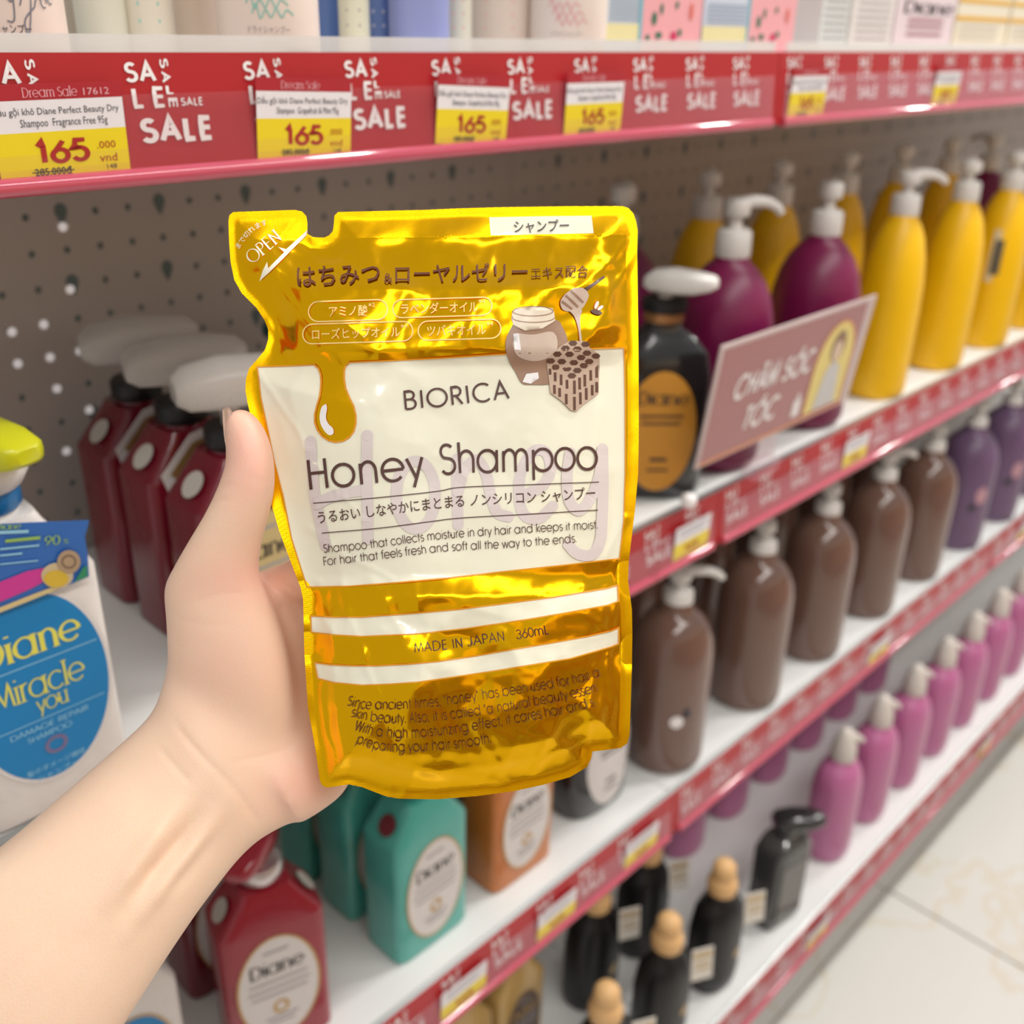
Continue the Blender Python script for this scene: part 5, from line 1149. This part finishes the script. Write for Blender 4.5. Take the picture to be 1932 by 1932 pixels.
# tendons of the inner wrist
dsp += ridge([(362, 1488), (300, 1572), (245, 1650), (180, 1740)], .0024, 20, .35) + ridge([(432, 1508), (375, 1590), (310, 1672), (240, 1765)], .0022, 15, .35)
dsp -= ridge([(392, 1512), (340, 1585), (285, 1650), (235, 1715)], .0024, 15, .35) + ridge([(418, 1556), (370, 1620), (300, 1700)], .0012, 18, .3)
# wrist, palm and thumb creases
dsp -= ridge([(326, 1352), (345, 1385), (385, 1430), (430, 1475), (470, 1525), (497, 1568)], .0009, 4.5) + ridge([(298, 1408), (330, 1445), (362, 1482)], .0006, 4.5)
dsp -= ridge([(487, 1072), (505, 1100), (545, 1135), (575, 1180)], .0009, 7) + ridge([(510, 1085), (540, 1104), (565, 1125)], .0005, 5)
dsp -= ridge([(396, 952), (412, 944), (428, 942)], .0005, 4) + ridge([(405, 930), (424, 918), (440, 915)], .0005, 4) + ridge([(470, 902), (495, 906), (516, 904)], .0002, 5)
dsp -= ridge([(360, 1140), (420, 1120), (470, 1122)], .00025, 5) + ridge([(330, 1170), (400, 1180), (440, 1178)], .0002, 5) + ridge([(430, 1440), (520, 1420), (560, 1400)], .0003, 5)
HV = HV + HN * (dsp * front)[:, None]
HV = relax(HV, 2, .5, 0)

def skin_mat():
    m = bpy.data.materials.new('skin'); m.use_nodes = True; nt = m.node_tree; L = nt.links.new; b = nt.nodes['Principled BSDF']
    tc = nt.nodes.new('ShaderNodeTexCoord'); n = nt.nodes.new('ShaderNodeTexNoise'); n.inputs['Scale'].default_value = 38; n.inputs['Detail'].default_value = 5; L(tc.outputs['Object'], n.inputs['Vector'])
    at = nt.nodes.new('ShaderNodeAttribute'); at.attribute_name = 'blush'
    m1 = nt.nodes.new('ShaderNodeMix'); m1.data_type = 'RGBA'; m1.inputs[6].default_value = (*lin((244, 208, 180)), 1); m1.inputs[7].default_value = (*lin((252, 220, 194)), 1); L(n.outputs['Fac'], m1.inputs[0])
    m2 = nt.nodes.new('ShaderNodeMix'); m2.data_type = 'RGBA'; L(m1.outputs[2], m2.inputs[6]); m2.inputs[7].default_value = (*lin((242, 182, 166)), 1); L(at.outputs['Fac'], m2.inputs[0])
    L(m2.outputs[2], b.inputs['Base Color']); b.inputs['Roughness'].default_value = .46; b.inputs['Specular IOR Level'].default_value = .35
    b.inputs['Subsurface Weight'].default_value = .25; b.inputs['Subsurface Radius'].default_value = (.010, .004, .002); b.inputs['Subsurface Scale'].default_value = .35
    n2 = nt.nodes.new('ShaderNodeTexVoronoi'); n2.inputs['Scale'].default_value = 900; L(tc.outputs['Object'], n2.inputs['Vector'])
    bp = nt.nodes.new('ShaderNodeBump'); bp.inputs['Strength'].default_value = .12; bp.inputs['Distance'].default_value = .0004; L(n2.outputs['Distance'], bp.inputs['Height']); L(bp.outputs[0], b.inputs['Normal'])
    return m
hand = mesh_obj('hand', HV, HF, skin_mat(), None, True); hand.location = tuple(ORI)
pp, zz = px_of(HV)
bl = .75 * np.exp(-(((pp[:, 0] - 470) / 70) ** 2 + ((pp[:, 1] - 850) / 120) ** 2)) + .55 * np.exp(-(((pp[:, 0] - 470) / 120) ** 2 + ((pp[:, 1] - 1090) / 60) ** 2)) + .6 * np.exp(-(((pp[:, 0] - 560) / 80) ** 2 + ((pp[:, 1] - 1480) / 70) ** 2)) + .35 * np.exp(-(((pp[:, 0] - 440) / 120) ** 2 + ((pp[:, 1] - 1250) / 120) ** 2)) + .5 * np.clip((pp[:, 0] - 640) / 100, 0, 1)
at = hand.data.attributes.new('blush', 'FLOAT', 'POINT'); at.data.foreach_set('value', np.clip(bl, 0, 1).astype(np.float32))
tag(hand, 'bare left forearm and hand gripping the golden pouch, thumb raised', 'hand')
# thumbnail: a curved plate on the outer side of the thumb tip
NAIL = mat('nail', (240, 200, 178), .2, var=.04, coat=.5)
nv, nf = [], []
for i, (yy_, x0, x1) in enumerate(((768, 420, 433), (775, 419.5, 437), (790, 420, 440), (806, 421, 441), (822, 422.5, 441), (838, 425, 440), (850, 428, 438), (857, 430.5, 435))):
    for j in range(5):
        t = j / 4; x = x0 + (x1 - x0) * t
        nv.append(U(x, yy_, .3865 - .0062 * math.sin(t * math.pi * .55) - (.0 if i else 0)) - ORI)
for i in range(7):
    for j in range(4): q = i * 5 + j; nf.append((q, q + 1, q + 6, q + 5))
k = len(nv); back_off = np.array(ray(430, 810)) * .0006
nv2 = nv + [p + back_off for p in nv]
nf2 = nf + [tuple(a + k for a in reversed(f)) for f in nf]
rimi = [j for j in range(5)] + [5 * i + 4 for i in range(1, 8)] + [35 + j for j in (3, 2, 1, 0)] + [5 * i for i in range(6, 0, -1)]
nf2 += [(rimi[a], rimi[(a + 1) % len(rimi)], rimi[(a + 1) % len(rimi)] + k, rimi[a] + k) for a in range(len(rimi))]
nail = mesh_obj('thumbnail', nv2, nf2, NAIL, hand, True); nail['label'] = 'pale unpainted thumbnail'
